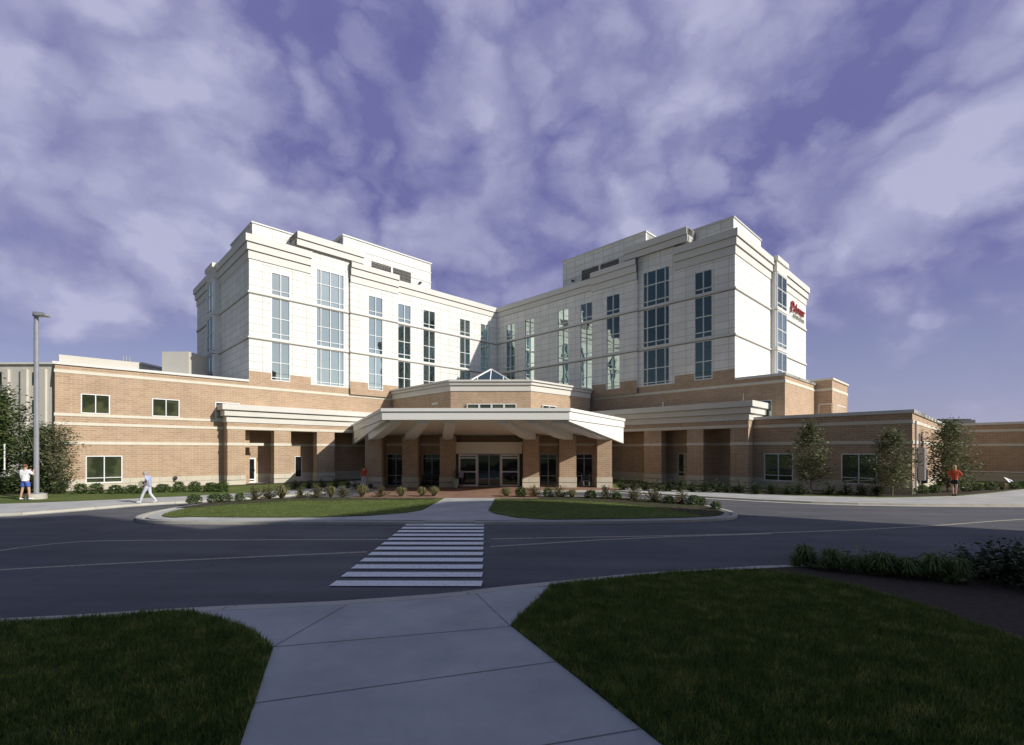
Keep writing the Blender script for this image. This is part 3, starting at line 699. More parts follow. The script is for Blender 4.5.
# fire department inlet on the left wall
mb = MB()
cpt = LF.p(31.1, .1, .62)
for k in range(12):
    a, b = 2 * math.pi * k / 12, 2 * math.pi * (k + 1) / 12
    f = lambda t: (cpt[0] + LF.d[0] * .12 * math.cos(t), cpt[1] + LF.d[1] * .12 * math.cos(t), cpt[2] + .12 * math.sin(t))
    mb.tube(f(a), f(b), .022)
mb.tube(LF.p(31.1, 0, .62), LF.p(31.1, .25, .5), .07)
tag(mb.build('hose_bib', 'dark'), 'dark ring-shaped pipe fitting low on the sunlit pale stone base', 'pipe fitting')

# ------------------------------------------------------------------ background buildings
bg = empty('concrete_building', (-50, -8, 0), 'pale beige concrete building with vertical ribs standing behind the left trees and brick wing', 'building')
bg.location = (0, 0, 0)
mb = MB()
mb.box(-60, -35.5, -8, 12, 0, 11.3)
w = mb.build('wall', 'beige', bg)
BF = Fr((0, -8), (1, 0), (0, -1))
mb = MB()
for k in range(14): BF.box(mb, -59 + 1.9 * k, -58.4 + 1.9 * k, 0, .22, 0, 10.8)
mb.build('rib', 'beige', bg)
mb = MB(); mb.box(-60.2, -35.4, -8.2, 12, 11.3, 11.5); mb.build('roof_coping', 'coping', bg)
for k in range(6):
    for z in (3.2, 6.4, 9.2):
        mb = MB(); BF.box(mb, -58 + 3.8 * k, -57.3 + 3.8 * k, -.02, .03, z, z + 1.3); mb.build('window', 'glass_low', bg)
mb = MB(); mb.box(-28.0, -25.7, -15.2, -12.6, 7.9, 11.05)
tag(mb.build('roof_stair_block', 'beige'), 'small pale boxy block on the flat roof beside the left tower', 'roof block')
mb = MB()
for dx in (0, .35, .7): mb.tube((-33.6 + dx * .7, -12.5 + dx * .2, 8.0), (-33.6 + dx * .7, -12.5 + dx * .2, 11.2), .05)
for z in (9.6, 10.2, 10.8): mb.tube((-33.6, -12.5, z), (-33.1, -12.36, z), .04)
mb.box(-34.2, -32.6, -13.2, -11.9, 7.0, 8.4)
tag(mb.build('roof_antenna', 'grey_metal'), 'thin roof antenna rack rising behind the left brick parapet', 'antenna')
mb = MB(); mb.box(0, 3.2, 0, 1.2, 0, .45); mb.box(.2, 3.0, .2, 1.0, .45, .55); hv = mb.build('rooftop_unit', 'dark'); hv.location = (40.6, -12.0, 4.92)
tag(hv, 'low dark rooftop unit on the flat roof of the far right brick wing', 'roof unit')

# building across the road behind the viewer: casts the long shade over the street
Lsh = 24 / .56
sp_ = [(-24.5, -38.5), (-17.8, -37.3), (-15.7, -36.2), (-11.7, -38.1), (-8.54, -40.2), (-7.6, -39.0), (-5.6, -37.8), (-4.4, -36.3), (-3.2, -34.5), (-1.5, -31.8), (1.2, -31.2), (3.75, -31.9), (6.07, -34.6), (9.3, -36.7), (10.0, -37.7), (15.3, -40.2), (19.5, -41.8), (26, -43.5)]
poly = [(x + .885 * Lsh, y - .465 * Lsh) for x, y in sp_]
poly = poly + [(75, -64), (80, -110), (14.5, -110)]
ob = empty('office_building', (40, -80, 0), 'tall brick office block with a stepped front standing across the road behind the viewer', 'building')
ob.location = (0, 0, 0)
mb = MB(); mb.prism(poly, -.1, 23.6); mb.build('wall', 'brick', ob)
mb = MB(); mb.prism(off_poly(poly, .0), 23.605, 24.0); mb.build('roof_coping', 'cornice', ob)
mb = MB()
for k in range(6): mb.prism(off_poly(poly, .03), 2.2 + 3.6 * k, 3.9 + 3.6 * k)
mb.build('ribbon_window', 'glass_low', ob)

# ------------------------------------------------------------------ ground
ZR = -.10
def pland(name, poly, z0, z1, m): 
    mb = MB(); mb.prism(poly, z0, z1); return struct(mb.build(name, m))
def sheet(name, poly, z, m):
    mb = MB(); mb.sheet(poly, z); return struct(mb.build(name, m))
sheet('ground', [(-900, -900), (900, -900), (900, 900), (-900, 900)], -.18, 'soil')
sheet('road', [(-160, -60), (160, -60), (160, -14), (-160, -14)], ZR, 'asphalt')

near = [(-60, -57), (-30, -53), (-15, -50.4), (-5.22, -48.89), (-2.72, -48.29), (-.86, -48.03), (.2, -47.76), (1.25, -47.49), (2.34, -47.0), (3.73, -46.5), (5.18, -45.95), (6.99, -45.55), (8.46, -45.2), (14, -44.7), (24, -44.3), (60, -43.5)]
def offl(line, g):
    out = []
    for i, p in enumerate(line):
        a = Vector(line[max(i - 1, 0)]); b = Vector(line[min(i + 1, len(line) - 1)]); d = (b - a).normalized()
        out.append((p[0] - d.y * g, p[1] + d.x * g))
    return out
def smooth(line, k=2):
    for _ in range(k):
        out = [line[0]]
        for i in range(len(line) - 1):
            a, b = line[i], line[i + 1]
            out += [(a[0] * .75 + b[0] * .25, a[1] * .75 + b[1] * .25), (a[0] * .25 + b[0] * .75, a[1] * .25 + b[1] * .75)]
        out.append(line[-1]); line = out
    return line
near = smooth(near, 1)
def kerbline(name, line, side, gutter=True, h=0.0, joints=3.0):
    """kerb of .16 m with its top at h, and a concrete gutter pan; side=+1: road lies to the left of the line"""
    mb = MB()
    a = line; b = offl(line, -.17 * side); g = offl(line, .38 * side)
    for i in range(len(line) - 1):
        mb.prismpts([(*a[i], ZR - .05), (*a[i + 1], ZR - .05), (*b[i + 1], ZR - .05), (*b[i], ZR - .05)], [(*a[i], h), (*a[i + 1], h), (*b[i + 1], h + .003), (*b[i], h + .003)])
        if gutter: mb.face([(*a[i], ZR + .012), (*a[i + 1], ZR + .012), (*g[i + 1], ZR + .006), (*g[i], ZR + .006)])
    o = struct(mb.build(name, 'kerb'))
    # joints
    mb = MB(); acc = 0
    for i in range(len(line) - 1):
        p, r = Vector(line[i]), Vector(line[i + 1]); L = (r - p).length; acc += L
        if acc > joints:
            acc = 0; d = (r - p) / L; n = Vector((-d.y, d.x)) * side
            c0 = p - n * .17; c1 = p + n * .002; c2 = p + n * .38
            mb.face([(c0.x, c0.y, h + .006), (c0.x + d.x * .015, c0.y + d.y * .015, h + .006), (c1.x + d.x * .015, c1.y + d.y * .015, h + .006), (c1.x, c1.y, h + .006)])
            mb.face([(c1.x, c1.y, h + .006), (c1.x + d.x * .015, c1.y + d.y * .015, h + .006), (c1.x + d.x * .015, c1.y + d.y * .015, ZR), (c1.x, c1.y, ZR)])
            if gutter: mb.face([(c1.x, c1.y, ZR + .016), (c1.x + d.x * .015, c1.y + d.y * .015, ZR + .016), (c2.x + d.x * .015, c2.y + d.y * .015, ZR + .012), (c2.x, c2.y, ZR + .012)])
    if mb.f: struct(mb.build('kerb_joint', 'joint'))
    return o
kerbline('kerb', near, 1)
inner = offl(near, -.17)
pland('near_land', inner + [(60, -90), (-60, -90)], -.15, -.012, 'soil')
# pieces on the near side
def between(line, x0, x1):
    return [p for p in line if x0 <= p[0] <= x1]
wl_ = [(-2.73, -48.45), (-2.03, -48.77), (-1.2, -49.3), (-.67, -49.85), (.08, -51.85), (1.2, -54.85), (2.1, -57.2)]
wr_ = [(3.05, -46.98), (2.75, -47.9), (2.33, -49.0), (3.67, -51.8), (5.15, -54.9), (6.3, -57.3)]
walk = wl_[::-1] + between(inner, -2.7, 3.0) + wr_
sheet('walkway', walk, 0.0, 'conc')
lawnL = between(inner, -59, -2.75) + wl_ + [(2.1, -60), (-59, -60)]
sheet('lawn', lawnL, -.004, 'turf')
mulch_edge = [(7.4, -45.75), (7.9, -46.1), (8.34, -46.45), (8.75, -47.2), (9.0, -48.3), (9.1, -49.5), (9.0, -52), (8.8, -57)]
lawnR = between(inner, 3.1, 7.3) + mulch_edge + [(6.3, -57.3)] + wr_[::-1][1:]
sheet('lawn', lawnR, -.004, 'turf')
sheet('mulch_bed', between(inner, 7.35, 59) + [(59, -60), (8.8, -60)] + mulch_edge[::-1], -.002, 'mulch')
# walk joints
mb = MB()
def jl(p, r, w=.012, z=.004):
    p = Vector(p); r = Vector(r); d = (r - p).normalized(); n = Vector((-d.y, d.x)) * w * .5
    mb.face([(p.x - n.x, p.y - n.y, z), (r.x - n.x, r.y - n.y, z), (r.x + n.x, r.y + n.y, z), (p.x + n.x, p.y + n.y, z)])
jl(G(273, 647), G(511, 626.5)); jl((-.35, -48.1), G(273, 647)); jl((1.7, -47.45), G(511, 626.5))
jl(G(256, 703), G(556.5, 661.5)); jl(G(225, 800), G(640, 729))
struct(mb.build('walk_joint', 'joint'))

# crosswalk: twelve bars
mb = MB()
for k in range(12):
    y0 = -46.72 + .683 * k
    x0, x1 = -1.19 - .029 * k, 1.74 - .045 * k
    mb.face([(x0, y0, ZR + .02), (x1, y0 + .02, ZR + .02), (x1, y0 + .4, ZR + .02), (x0, y0 + .38, ZR + .02)])
struct(mb.build('crosswalk', 'paint_white'))
def mark(px, w, nm='lane_line'):
    pts = smooth([G(x, y, ZR) for x, y in px], 1); a = offl(pts, w / 2); b = offl(pts, -w / 2); mb = MB()
    for i in range(len(pts) - 1): mb.face([(*a[i], ZR + .006), (*a[i + 1], ZR + .006), (*b[i + 1], ZR + .006), (*b[i], ZR + .006)])
    struct(mb.build(nm, 'paint_yellow'))
mark([(-200, 585), (0, 550), (72.5, 541.8), (120, 540.6), (240, 540), (386, 539.6)], .12)
mark([(-300, 590), (0, 569.8), (130, 562.8), (240, 557.7), (367, 552)], .12)
mark([(490, 539), (640, 536.5), (770, 533.4), (911, 527.6), (1024, 519), (1150, 512)], .12)
mark([(490, 546.8), (637, 537.8), (770, 533.9)], .12)

# building side land
landL = smooth([(-70, -50), (-45, -46), (-30, -41.5), (-18.21, -37.01), (-16.78, -34.97), (-15.86, -33.18), (-14.25, -31.81), (-12.12, -29.99), (-10.3, -27.6), (-9.6, -25.2), (-8, -24.9)], 1)
landR = smooth([(8.4, -24.9), (9.2, -25.4), (10.1, -26.7), (12.22, -28.51), (16.21, -31.44), (19.85, -32.61), (26.31, -32.97), (45, -32.8), (80, -34)], 1)
kerbline('kerb', landL[::-1], 1); kerbline('kerb', landR[::-1], 1)
front = offl(landL, .17) + [(-8, -24.75), (8.4, -24.75)] + offl(landR, .17)
pland('sidewalk', offl(landL, .17) + offl(landR, .17) + [(80, -5), (-70, -5)], -.15, 0.0, 'conc')
kerbline('kerb', [(8.4, -24.9), (3.4, -24.9)], 1); kerbline('kerb', [(-5.0, -24.9), (-8, -24.9)], 1)
# grass beds in front of the walls
upL = [(-70, -36), (-40, -36.4), (-26, -34.3), (-22.31, -33.26), (-20.84, -32.65), (-18.77, -31.26), (-16.16, -29.22), (-13.5, -26.6), (-11.4, -23.6), (-10.0, -20)]
sheet('lawn', upL + [(-13, -13), (-26, -26), (-40, -10), (-70, -10)], .004, 'turf')
def mulch_patch(poly, z=.009): return sheet('mulch_bed', poly, z, 'mulch')
mulch_patch([LF.xy(37.6, 2.6), LF.xy(39.5, 1.0), LF.xy(39.5, -5), LF.xy(37.6, -3)]); mulch_patch([LF.xy(37.5, 1.3), LF.xy(28.2, 1.0), LF.xy(28.2, 0), LF.xy(37.5, 0)])
mulch_patch([LF.xy(28.2, 2.2), LF.xy(17.5, 2.4), LF.xy(17.5, .5), LF.xy(28.2, .5)])
upR = [(9.16, -22.94), (13.36, -25.31), (17.9, -28.44), (22.12, -29.57), (24.05, -29.35), (27.39, -28.51), (31.0, -26.6), (36.09, -23.57), (55, -21)]
sheet('lawn', upR + [(55, -18), (37, -10), (10, -10), (9.3, -20)], .004, 'turf')
mulch_patch([(10.0, -22.5), (13.4, -24.6), (17.9, -27.75), (22.12, -29.0), (24.2, -28.95), (27.5, -28.15), (31.0, -26.3), (36.1, -23.3), (55, -20.8), (55, -19), (38, -19), (29, -23), (24, -25), (12, -16), (10, -19)])
# brick plaza and crossing
pland('brick_plaza', [(-6.6, -30.2), (3.6, -30.2), (3.6, -21.0), (-6.6, -21.0)], -.14, .006, 'paver')
pland('entrance_paving', [(-8.6, -24.75), (9.2, -24.75), (9.2, -21.0), (-8.6, -21.0)], -.14, .002, 'paver')

# islands
islL = smooth([(-12.6, -35.9), (-12.95, -34.6), (-12.79, -33.3), (-11.6, -31.2), (-9.5, -29.9), (-6, -29.6), (-2.5, -29.9), (-1.48, -30.14)], 1)
frontL = smooth([(-1.65, -35.6), (-2.0, -36.6), (-2.92, -37.6), (-6.15, -38.35), (-9.15, -38.45), (-11.2, -38.3), (-12.3, -37.4), (-12.6, -35.9)], 1)
# kerb outlines
outL = smooth([(-.9, -38.75), (-3.5, -38.72), (-7.5, -38.8), (-10.2, -38.7), (-11.5, -38.3), (-12.3, -37.3), (-12.75, -35.6), (-12.7, -33.6), (-11.7, -31.2), (-9.7, -29.9), (-6.6, -29.6)], 2)
kerbline('kerb', outL[::-1], 1)
outR = smooth([(3.6, -28.9), (6.5, -29.0), (9.0, -30.0), (10.8, -32.2), (11.3, -34.6), (11.2, -36.4), (10.5, -37.5), (8.8, -38.1), (5.5, -38.5), (2.5, -38.7), (.9, -38.75)], 2)
kerbline('kerb', outR[::-1], 1)
inL = offl(outL, -.17); inR = offl(outR, -.17)
pland('island', inL + [(-6.6, -30.2), (-1.2, -30.2), (-.9, -38.5)], -.15, -.006, 'conc')
pland('island', inR + [(.9, -38.5), (.9, -30.2), (3.6, -30.2)], -.15, -.006, 'conc')
kerbline('kerb', [(.9, -38.75), (-.9, -38.75)], 1)
gl_ = [(-1.48, -30.4), (-1.6, -35.6), (-2.1, -36.5), (-3.1, -37.2), (-4.5, -37.6)] + [((p[0] * .45 + p2[0] * .55), (p[1] * .45 + p2[1] * .55)) if p[0] < -10.3 else p for p, p2 in zip(offl(outL, -.95), offl(outL, -.4)) if p[0] < -4.5]
sheet('lawn', gl_ + [(-6.6, -30.4)], .02, 'turf')
gr_ = offl(outR, -.35)
gr_ = [p for p in gr_ if p[0] > 3.4] + [(2.4, -37.9), (1.5, -36.6), (1.2, -35.7), (1.25, -30.6), (3.5, -30.5)]
sheet('lawn', gr_, .02, 'turf')
sheet('walkway', [(-1.48, -30.2), (1.2, -30.2), (1.18, -35.7), (1.5, -36.7), (2.4, -37.9), (3.4, -38.3), (.9, -38.585), (-.9, -38.585), (-4.4, -38.45), (-3.1, -37.2), (-2.1, -36.5), (-1.6, -35.6)], .008, 'conc')
# mulch behind the islands' shrubs
sheet('mulch_bed', [(-1.7, -30.3), (-1.9, -31.3), (-6, -31.6), (-9, -31.9), (-10.8, -33.4), (-11.9, -34.9), (-12.7, -34.8), (-12.4, -32.9), (-11.2, -31.1), (-9.5, -30.2), (-6.6, -29.9), (-6.6, -30.3)], .026, 'mulch')
sheet('mulch_bed', [(1.5, -30.6), (1.6, -31.2), (5, -31.4), (7.2, -32.6), (8.9, -34.8), (9.6, -37.2), (10.3, -37.1), (10.9, -36.2), (11.0, -34.6), (10.5, -32.4), (8.8, -30.4), (6.4, -29.4), (3.7, -29.2), (3.5, -30.6)], .026, 'mulch')

# ------------------------------------------------------------------ grass blades (stuff)
def inpoly(P, poly):
    x, y = P[:, 0], P[:, 1]; c = np.zeros(len(P), bool); n = len(poly); j = n - 1
    for i in range(n):
        xi, yi = poly[i]; xj, yj = poly[j]
        t = ((yi > y) != (yj > y)) & (x < (xj - xi) * (y - yi) / (yj - yi + 1e-12) + xi); c ^= t; j = i
    return c
rng = np.random.default_rng(3)
def blades(name, poly, box, dens, h, w, label, m='blade', fade=True):
    x0, x1, y0, y1 = box; n = int((x1 - x0) * (y1 - y0) * dens)
    P = np.column_stack([rng.uniform(x0, x1, n), rng.uniform(y0, y1, n)])
    P = P[inpoly(P, poly)]
    # clumps
    cl = np.sin(P[:, 0] * 2.1 + 1.3 * np.sin(P[:, 1] * 1.7)) * np.sin(P[:, 1] * 2.9 + np.sin(P[:, 0] * 1.1)) + .8 * np.sin(P[:, 0] * 7.3 + P[:, 1] * 3.1) * np.sin(P[:, 1] * 6.1 - P[:, 0] * 2.7)
    hh = h * (rng.uniform(.4, 1.25, len(P)) + .16 * cl).clip(.3, 2); n = len(P)
    a = rng.uniform(0, 2 * np.pi, n); b = rng.uniform(0, 2 * np.pi, n); lean = hh * rng.uniform(.1, .75, n)
    dx, dy = np.cos(a) * w / 2, np.sin(a) * w / 2
    V = np.zeros((n, 3, 3)); V[:, 0, 0] = P[:, 0] - dx; V[:, 0, 1] = P[:, 1] - dy; V[:, 1, 0] = P[:, 0] + dx; V[:, 1, 1] = P[:, 1] + dy
    V[:, 2, 0] = P[:, 0] + np.cos(b) * lean; V[:, 2, 1] = P[:, 1] + np.sin(b) * lean; V[:, 2, 2] = hh
    me = bpy.data.meshes.new(name); me.vertices.add(n * 3); me.vertices.foreach_set('co', V.reshape(-1))
    me.loops.add(n * 3); me.loops.foreach_set('vertex_index', np.arange(n * 3)); me.polygons.add(n)
    me.polygons.foreach_set('loop_start', np.arange(n) * 3); me.polygons.foreach_set('loop_total', np.full(n, 3)); me.update(); me.validate()
    rv = rng.uniform(0, 1, n); at = me.attributes.new('blade_tone', 'FLOAT', 'FACE'); at.data.foreach_set('value', rv.astype(np.float32))
    me.materials.append(M[m]); o = bpy.data.objects.new(name, me); C.objects.link(o); tag(o, label, 'grass', kind='stuff')
    return o
blades('grass', lawnR, (2.3, 9.1, -53.2, -45.3), 4600, .085, .014, 'shaded mown grass of the lawn right of the near walkway')
blades('grass', lawnL, (-6, 1.0, -53.0, -48.2), 4600, .085, .014, 'shaded mown grass of the lawn left of the near walkway')
blades('grass', gl_ + [(-6.6, -30.4)], (-13, -1.4, -38.5, -30), 420, .055, .022, 'short grass covering the left entrance island')
blades('grass', gr_, (1.1, 11.3, -38.5, -30), 420, .055, .022, 'short grass covering the right entrance island')

# ------------------------------------------------------------------ foliage
def leaf_quads(mb, pts, size, droop=.4):
    for p in pts:
        a = random.uniform(0, 2 * math.pi); t = random.uniform(-.9, .9); s = size * random.uniform(.6, 1.3)
        u = Vector((math.cos(a), math.sin(a), t * droop)).normalized() * s
        v = Vector((-math.sin(a) * .6, math.cos(a) * .6, random.uniform(-1, 1))).normalized() * s * .55
        p = Vector(p); i = len(mb.v)
        mb.v += [tuple(p - u), tuple(p - v), tuple(p + u), tuple(p + v)]; mb.f.append((i, i + 1, i + 2, i + 3))

def make_tree(h, r, z0, nb, leaf, size, per, shape='cone', lm='leaf_young', trunk_r=.07, seed=1, name='young_tree', multi=1, spread=.16):
    random.seed(seed)
    t = bpy.data.objects.new(name, None); C.objects.link(t)
    tb = MB(); fb = MB(); tips = []
    lean = random.uniform(-.03, .03)
    for m_ in range(multi):
        ax, ay = (random.uniform(-.15, .15), random.uniform(-.15, .15)) if multi > 1 else (0, 0)
        prev = (ax * .3, ay * .3, -.05)
        for k in range(1, 9):
            z = h * .93 * k / 8
            nx = (ax * k + lean * z + random.uniform(-.03, .03), ay * k + random.uniform(-.03, .03), z)
            tb.tube(prev, nx, trunk_r * (1 - (k - 1) / 8.6), trunk_r * (1 - k / 8.6)); prev = nx
    for b in range(nb):
        f = (b + random.random()) / nb; z = z0 + (h - z0) * f
        if shape == 'cone': rr = r * (math.sin(math.pi * min(.98, (f * .78 + .2))) ** .8) * random.uniform(.45, 1.12)
        else: rr = r * math.sqrt(max(.05, 1 - (f * 2 - 1) ** 2 * .85)) * random.uniform(.35, 1.1)
        a = b * 2.4 + random.uniform(-.5, .5)
        s0 = (lean * z, 0, max(.3, z - rr * .5)); e = (math.cos(a) * rr + lean * z, math.sin(a) * rr, z + random.uniform(-.1, .2) * rr)
        tb.tube(s0, e, trunk_r * .33, .008, 5)
        for k in range(3):
            g = .45 + .55 * k / 2
            c = tuple(s0[i] + (e[i] - s0[i]) * g for i in range(3)); tips.append((c, r * spread * (1.4 - .5 * g) * random.uniform(.7, 1.3)))
    for c, cr in tips:
        n = int(per * random.uniform(.4, 1.4))
        pts = [(c[0] + random.gauss(0, cr), c[1] + random.gauss(0, cr), c[2] + random.gauss(0, cr * .9)) for _ in range(n)]
        leaf_quads(fb, [p for p in pts if p[2] > z0 * .6], size)
    tb.build('trunk', 'bark', t); fb.build('crown', lm, t, recalc=False)
    return t
def place(t, xy, label, cat, group=None, s=1, rz=0):
    t.location = (xy[0], xy[1], 0); t.scale = (s, s, s); t.rotation_euler = (0, 0, rz); tag(t, label, cat, group); return t
g = 'young trees in the bed along the right wing'
place(make_tree(4.1, 1.15, .9, 60, 1, .075, 26, 'cone', seed=3, trunk_r=.05), G(811, 493.5), 'slim young tree between the two windows of the low brick wing', 'tree', g)
place(make_tree(3.7, 1.2, .7, 60, 1, .075, 24, 'cone', seed=8, trunk_r=.05), G(892, 496), 'young tree with pale spindly lower twigs by the sunlit brick corner', 'tree', g)
place(make_tree(4.3, 1.45, .4, 80, 1, .075, 34, 'cone', seed=15, trunk_r=.07), G(948, 491.5), 'largest and darkest young tree, beside the jogger in red', 'tree', g)
place(make_tree(6.6, 2.7, 1.2, 130, 1, .095, 78, 'round', 'leaf', seed=21, trunk_r=.2, name='shade_tree', spread=.14), (-32.6, -25.0), 'tall dense green tree cut by the left edge of the photo', 'tree')
place(make_tree(3.9, 1.6, .3, 100, 1, .075, 66, 'round', 'leaf', seed=33, trunk_r=.07, name='small_tree', multi=4, spread=.15), (-27.6, -25.9), 'bushy multi-stemmed tree directly behind the lamp post', 'tree')
place(make_tree(4.0, 1.2, .5, 60, 1, .065, 28, 'round', 'leaf_young', seed=37, trunk_r=.06, name='small_tree', multi=2), (-25.3, -27.3), 'olive twiggy small tree against the left end of the brick wall', 'tree')
place(make_tree(3.2, 1.9, .2, 80, 1, .08, 46, 'round', 'leaf', seed=41, trunk_r=.06, name='small_tree', multi=4), (-31.8, -27.6), 'low dark shrubby tree at the far left behind the man in white', 'tree')

def shrub_mesh(kind, seed, name):
    random.seed(seed); fb = MB()
    if kind == 'box':
        for _ in range(900):
            a, b = random.uniform(0, 2 * math.pi), random.uniform(0, 1); rr = random.uniform(.1, 1.1) ** .5
            z = .02 + .55 * b; rad = (.38 + .05 * math.sin(3 * a + seed) + .04 * math.sin(7 * a)) * math.sqrt(max(0.02, 1 - (b * 1.5 - .6) ** 2)) * rr
            leaf_quads(fb, [(rad * math.cos(a), rad * math.sin(a), z + random.uniform(-.05, .05))], .055)
        m = 'leaf_box'
    elif kind == 'loose':
        for _ in range(42):
            a = random.uniform(0, 2 * math.pi); ph = random.uniform(.12, 1.57); l = random.uniform(.42, .72)
            e = Vector((math.cos(a) * math.cos(ph) * l, math.sin(a) * math.cos(ph) * l, .06 + math.sin(ph) * l)); fb.tube((0, 0, 0), tuple(e), .008, .004, 3)
            for k in range(26):
                f = random.uniform(.2, 1.05); p = e * f
                leaf_quads(fb, [(p.x + random.gauss(0, .04), p.y + random.gauss(0, .04), p.z + random.gauss(0, .03))], .04)
        m = 'leaf_red'
    elif kind in ('grassy', 'tuft'):
        for _ in range(420):
            a = random.uniform(0, 2 * math.pi); l = random.uniform(.35, .95); sp = random.uniform(.05, .62); c, s = math.cos(a), math.sin(a)
            b = (c * .05, s * .05, 0); md = (c * sp * .5, s * sp * .5, l * .75); e = (c * sp, s * sp, l * random.uniform(.75, 1) * (1 - .9 * sp)); w = .018
            fb.face([(b[0] - s * w, b[1] + c * w, 0), (b[0] + s * w, b[1] - c * w, 0), (md[0] + s * w, md[1] - c * w, md[2]), (md[0] - s * w, md[1] + c * w, md[2])])
            fb.face([(md[0] - s * w, md[1] + c * w, md[2]), (md[0] + s * w, md[1] - c * w, md[2]), e])
        m = 'leaf_dry' if kind == 'grassy' else 'leaf_near'
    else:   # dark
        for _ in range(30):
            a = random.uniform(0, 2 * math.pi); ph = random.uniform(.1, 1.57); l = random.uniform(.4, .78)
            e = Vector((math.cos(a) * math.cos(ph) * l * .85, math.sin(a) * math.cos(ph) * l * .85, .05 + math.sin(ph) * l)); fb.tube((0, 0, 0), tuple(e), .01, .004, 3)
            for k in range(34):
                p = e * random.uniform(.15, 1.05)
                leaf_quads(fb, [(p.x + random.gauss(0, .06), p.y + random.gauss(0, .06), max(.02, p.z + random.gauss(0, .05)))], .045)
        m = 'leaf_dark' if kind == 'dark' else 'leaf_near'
    o = fb.build(name, m, recalc=False); C.objects.unlink(o)
    return o
PR = {}
for k, nm in (('box', 'round_shrub'), ('loose', 'flowering_shrub'), ('grassy', 'ornamental_grass'), ('dark', 'leafy_shrub'), ('leafy', 'leafy_plant'), ('tuft', 'strappy_plant')):
    PR[k] = [shrub_mesh(k, 50 + i, nm) for i in range(3)]
rs = random.Random(5)
ORD = ['first', 'second', 'third', 'fourth', 'fifth', 'sixth', 'seventh', 'eighth', 'ninth', 'tenth', 'eleventh', 'twelfth', 'thirteenth', 'fourteenth', 'fifteenth', 'sixteenth', 'seventeenth', 'eighteenth', 'nineteenth', 'twentieth']
CATN = {'box': 'shrub', 'loose': 'shrub', 'grassy': 'ornamental grass', 'dark': 'shrub', 'leafy': 'plant', 'tuft': 'plant'}
def shrub(kind, xy, s, label, group):
    o = PR[kind][rs.randrange(3)].copy(); C.objects.link(o); o.location = (xy[0], xy[1], .0); o.rotation_euler = (0, 0, rs.uniform(0, 6.28))
    f = rs.uniform(.9, 1.1); o.scale = (s * f, s * f, s * rs.uniform(.85, 1.15)); return tag(o, label, CATN[kind], group)
gp = 'round shrubs along the sunlit left wall'
L1 = [80.6, 96.7, 115.5, 132, 146, 163, 178.7, 194.8, 211, 223]
for i, x in enumerate(L1):
    shrub('box', G(x, 493.8 - .5 * (x - 80) / 140 * 2 - (1 if x > 150 else 0)), .95, f'{ORD[i]} round green shrub from the left at the foot of the sunlit brick wall', gp)
gp = 'shrubs along the back of the left island'
IL = [('box', 194, 503.8, 1.0), ('box', 214, 502.5, .95), ('box', 225, 502, 1.0), ('box', 240, 501.5, .95), ('loose', 255, 500, 1.1), ('loose', 268, 499, 1.05), ('grassy', 282, 499, 1.15), ('loose', 301, 498, 1.05), ('loose', 317, 498, 1), ('grassy', 331, 497.5, .85), ('loose', 343, 497, 1), ('grassy', 362, 497, 1.0), ('loose', 381, 496.8, .95), ('grassy', 401, 496.5, .95), ('grassy', 422, 496.5, .9), ('grassy', 434, 496.2, .85)]
nl = {'box': 'compact green shrub', 'loose': 'loose reddish-tipped shrub', 'grassy': 'upright tuft of ornamental grass', 'dark': 'dark leafy shrub'}
def rowlab(rows, where, gp):
    cnt = {}
    for kind, x, y, s in rows:
        s *= {'loose': .88, 'grassy': .88, 'box': .8}.get(kind, 1)
        n = cnt.get(kind, 0); cnt[kind] = n + 1
        shrub(kind, G(x, y), s, f'{ORD[n]} {nl[kind]} from the left {where}', gp)
rowlab(IL, 'on the left entrance island', gp)
gp = 'shrubs along the back of the right island'
IR = [('grassy', 506, 496.5, .85), ('box', 521, 496.8, 1), ('loose', 534, 497, .95), ('box', 548, 497.2, .95), ('loose', 559, 497.5, 1), ('grassy', 572, 497.8, .8), ('box', 591, 498.5, 1.05), ('loose', 606, 499, 1.0), ('box', 617, 499.5, .8), ('loose', 634, 500.5, 1.05), ('loose', 655, 502.5, 1.1), ('box', 669, 503.5, .8), ('loose', 681, 504, 1.0), ('box', 694, 505, .9), ('box', 702, 505, .8), ('box', 716, 509.5, .75)]
rowlab(IR, 'on the right entrance island', gp)
gp = 'dark shrubs in the bed under the right loggia'
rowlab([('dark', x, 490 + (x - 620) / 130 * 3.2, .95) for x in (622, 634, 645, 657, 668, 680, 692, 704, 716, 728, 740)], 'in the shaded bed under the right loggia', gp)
gp = 'dark shrubs along the low right wing'
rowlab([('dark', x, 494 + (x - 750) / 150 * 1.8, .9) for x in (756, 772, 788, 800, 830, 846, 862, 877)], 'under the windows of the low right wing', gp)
gp = 'shrubs at the sunlit corner of the right wing'
rowlab([('box', 911, 494.6, .9), ('box', 923, 493.6, .95), ('box', 934, 492.8, .95), ('box', 966, 491.5, 1.0), ('box', 977, 490.6, 1.0), ('box', 990, 490, 1.1), ('grassy', 1002, 489.8, .85), ('box', 1014, 488.8, 1.05), ('box', 1023, 488.4, 1.0)], 'in the bed right of the sunlit brick corner', gp)
gp = 'dark shrubs below the left loggia'
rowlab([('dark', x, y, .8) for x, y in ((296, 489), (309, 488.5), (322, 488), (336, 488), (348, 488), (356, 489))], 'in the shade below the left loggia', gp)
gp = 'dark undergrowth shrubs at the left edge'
rowlab([('dark', 6, 494, 2.0), ('dark', 20, 493, 1.8), ('dark', 46, 493.5, 1.7), ('dark', 62, 493.8, 1.0)], 'beneath the trees behind the lamp post', gp)
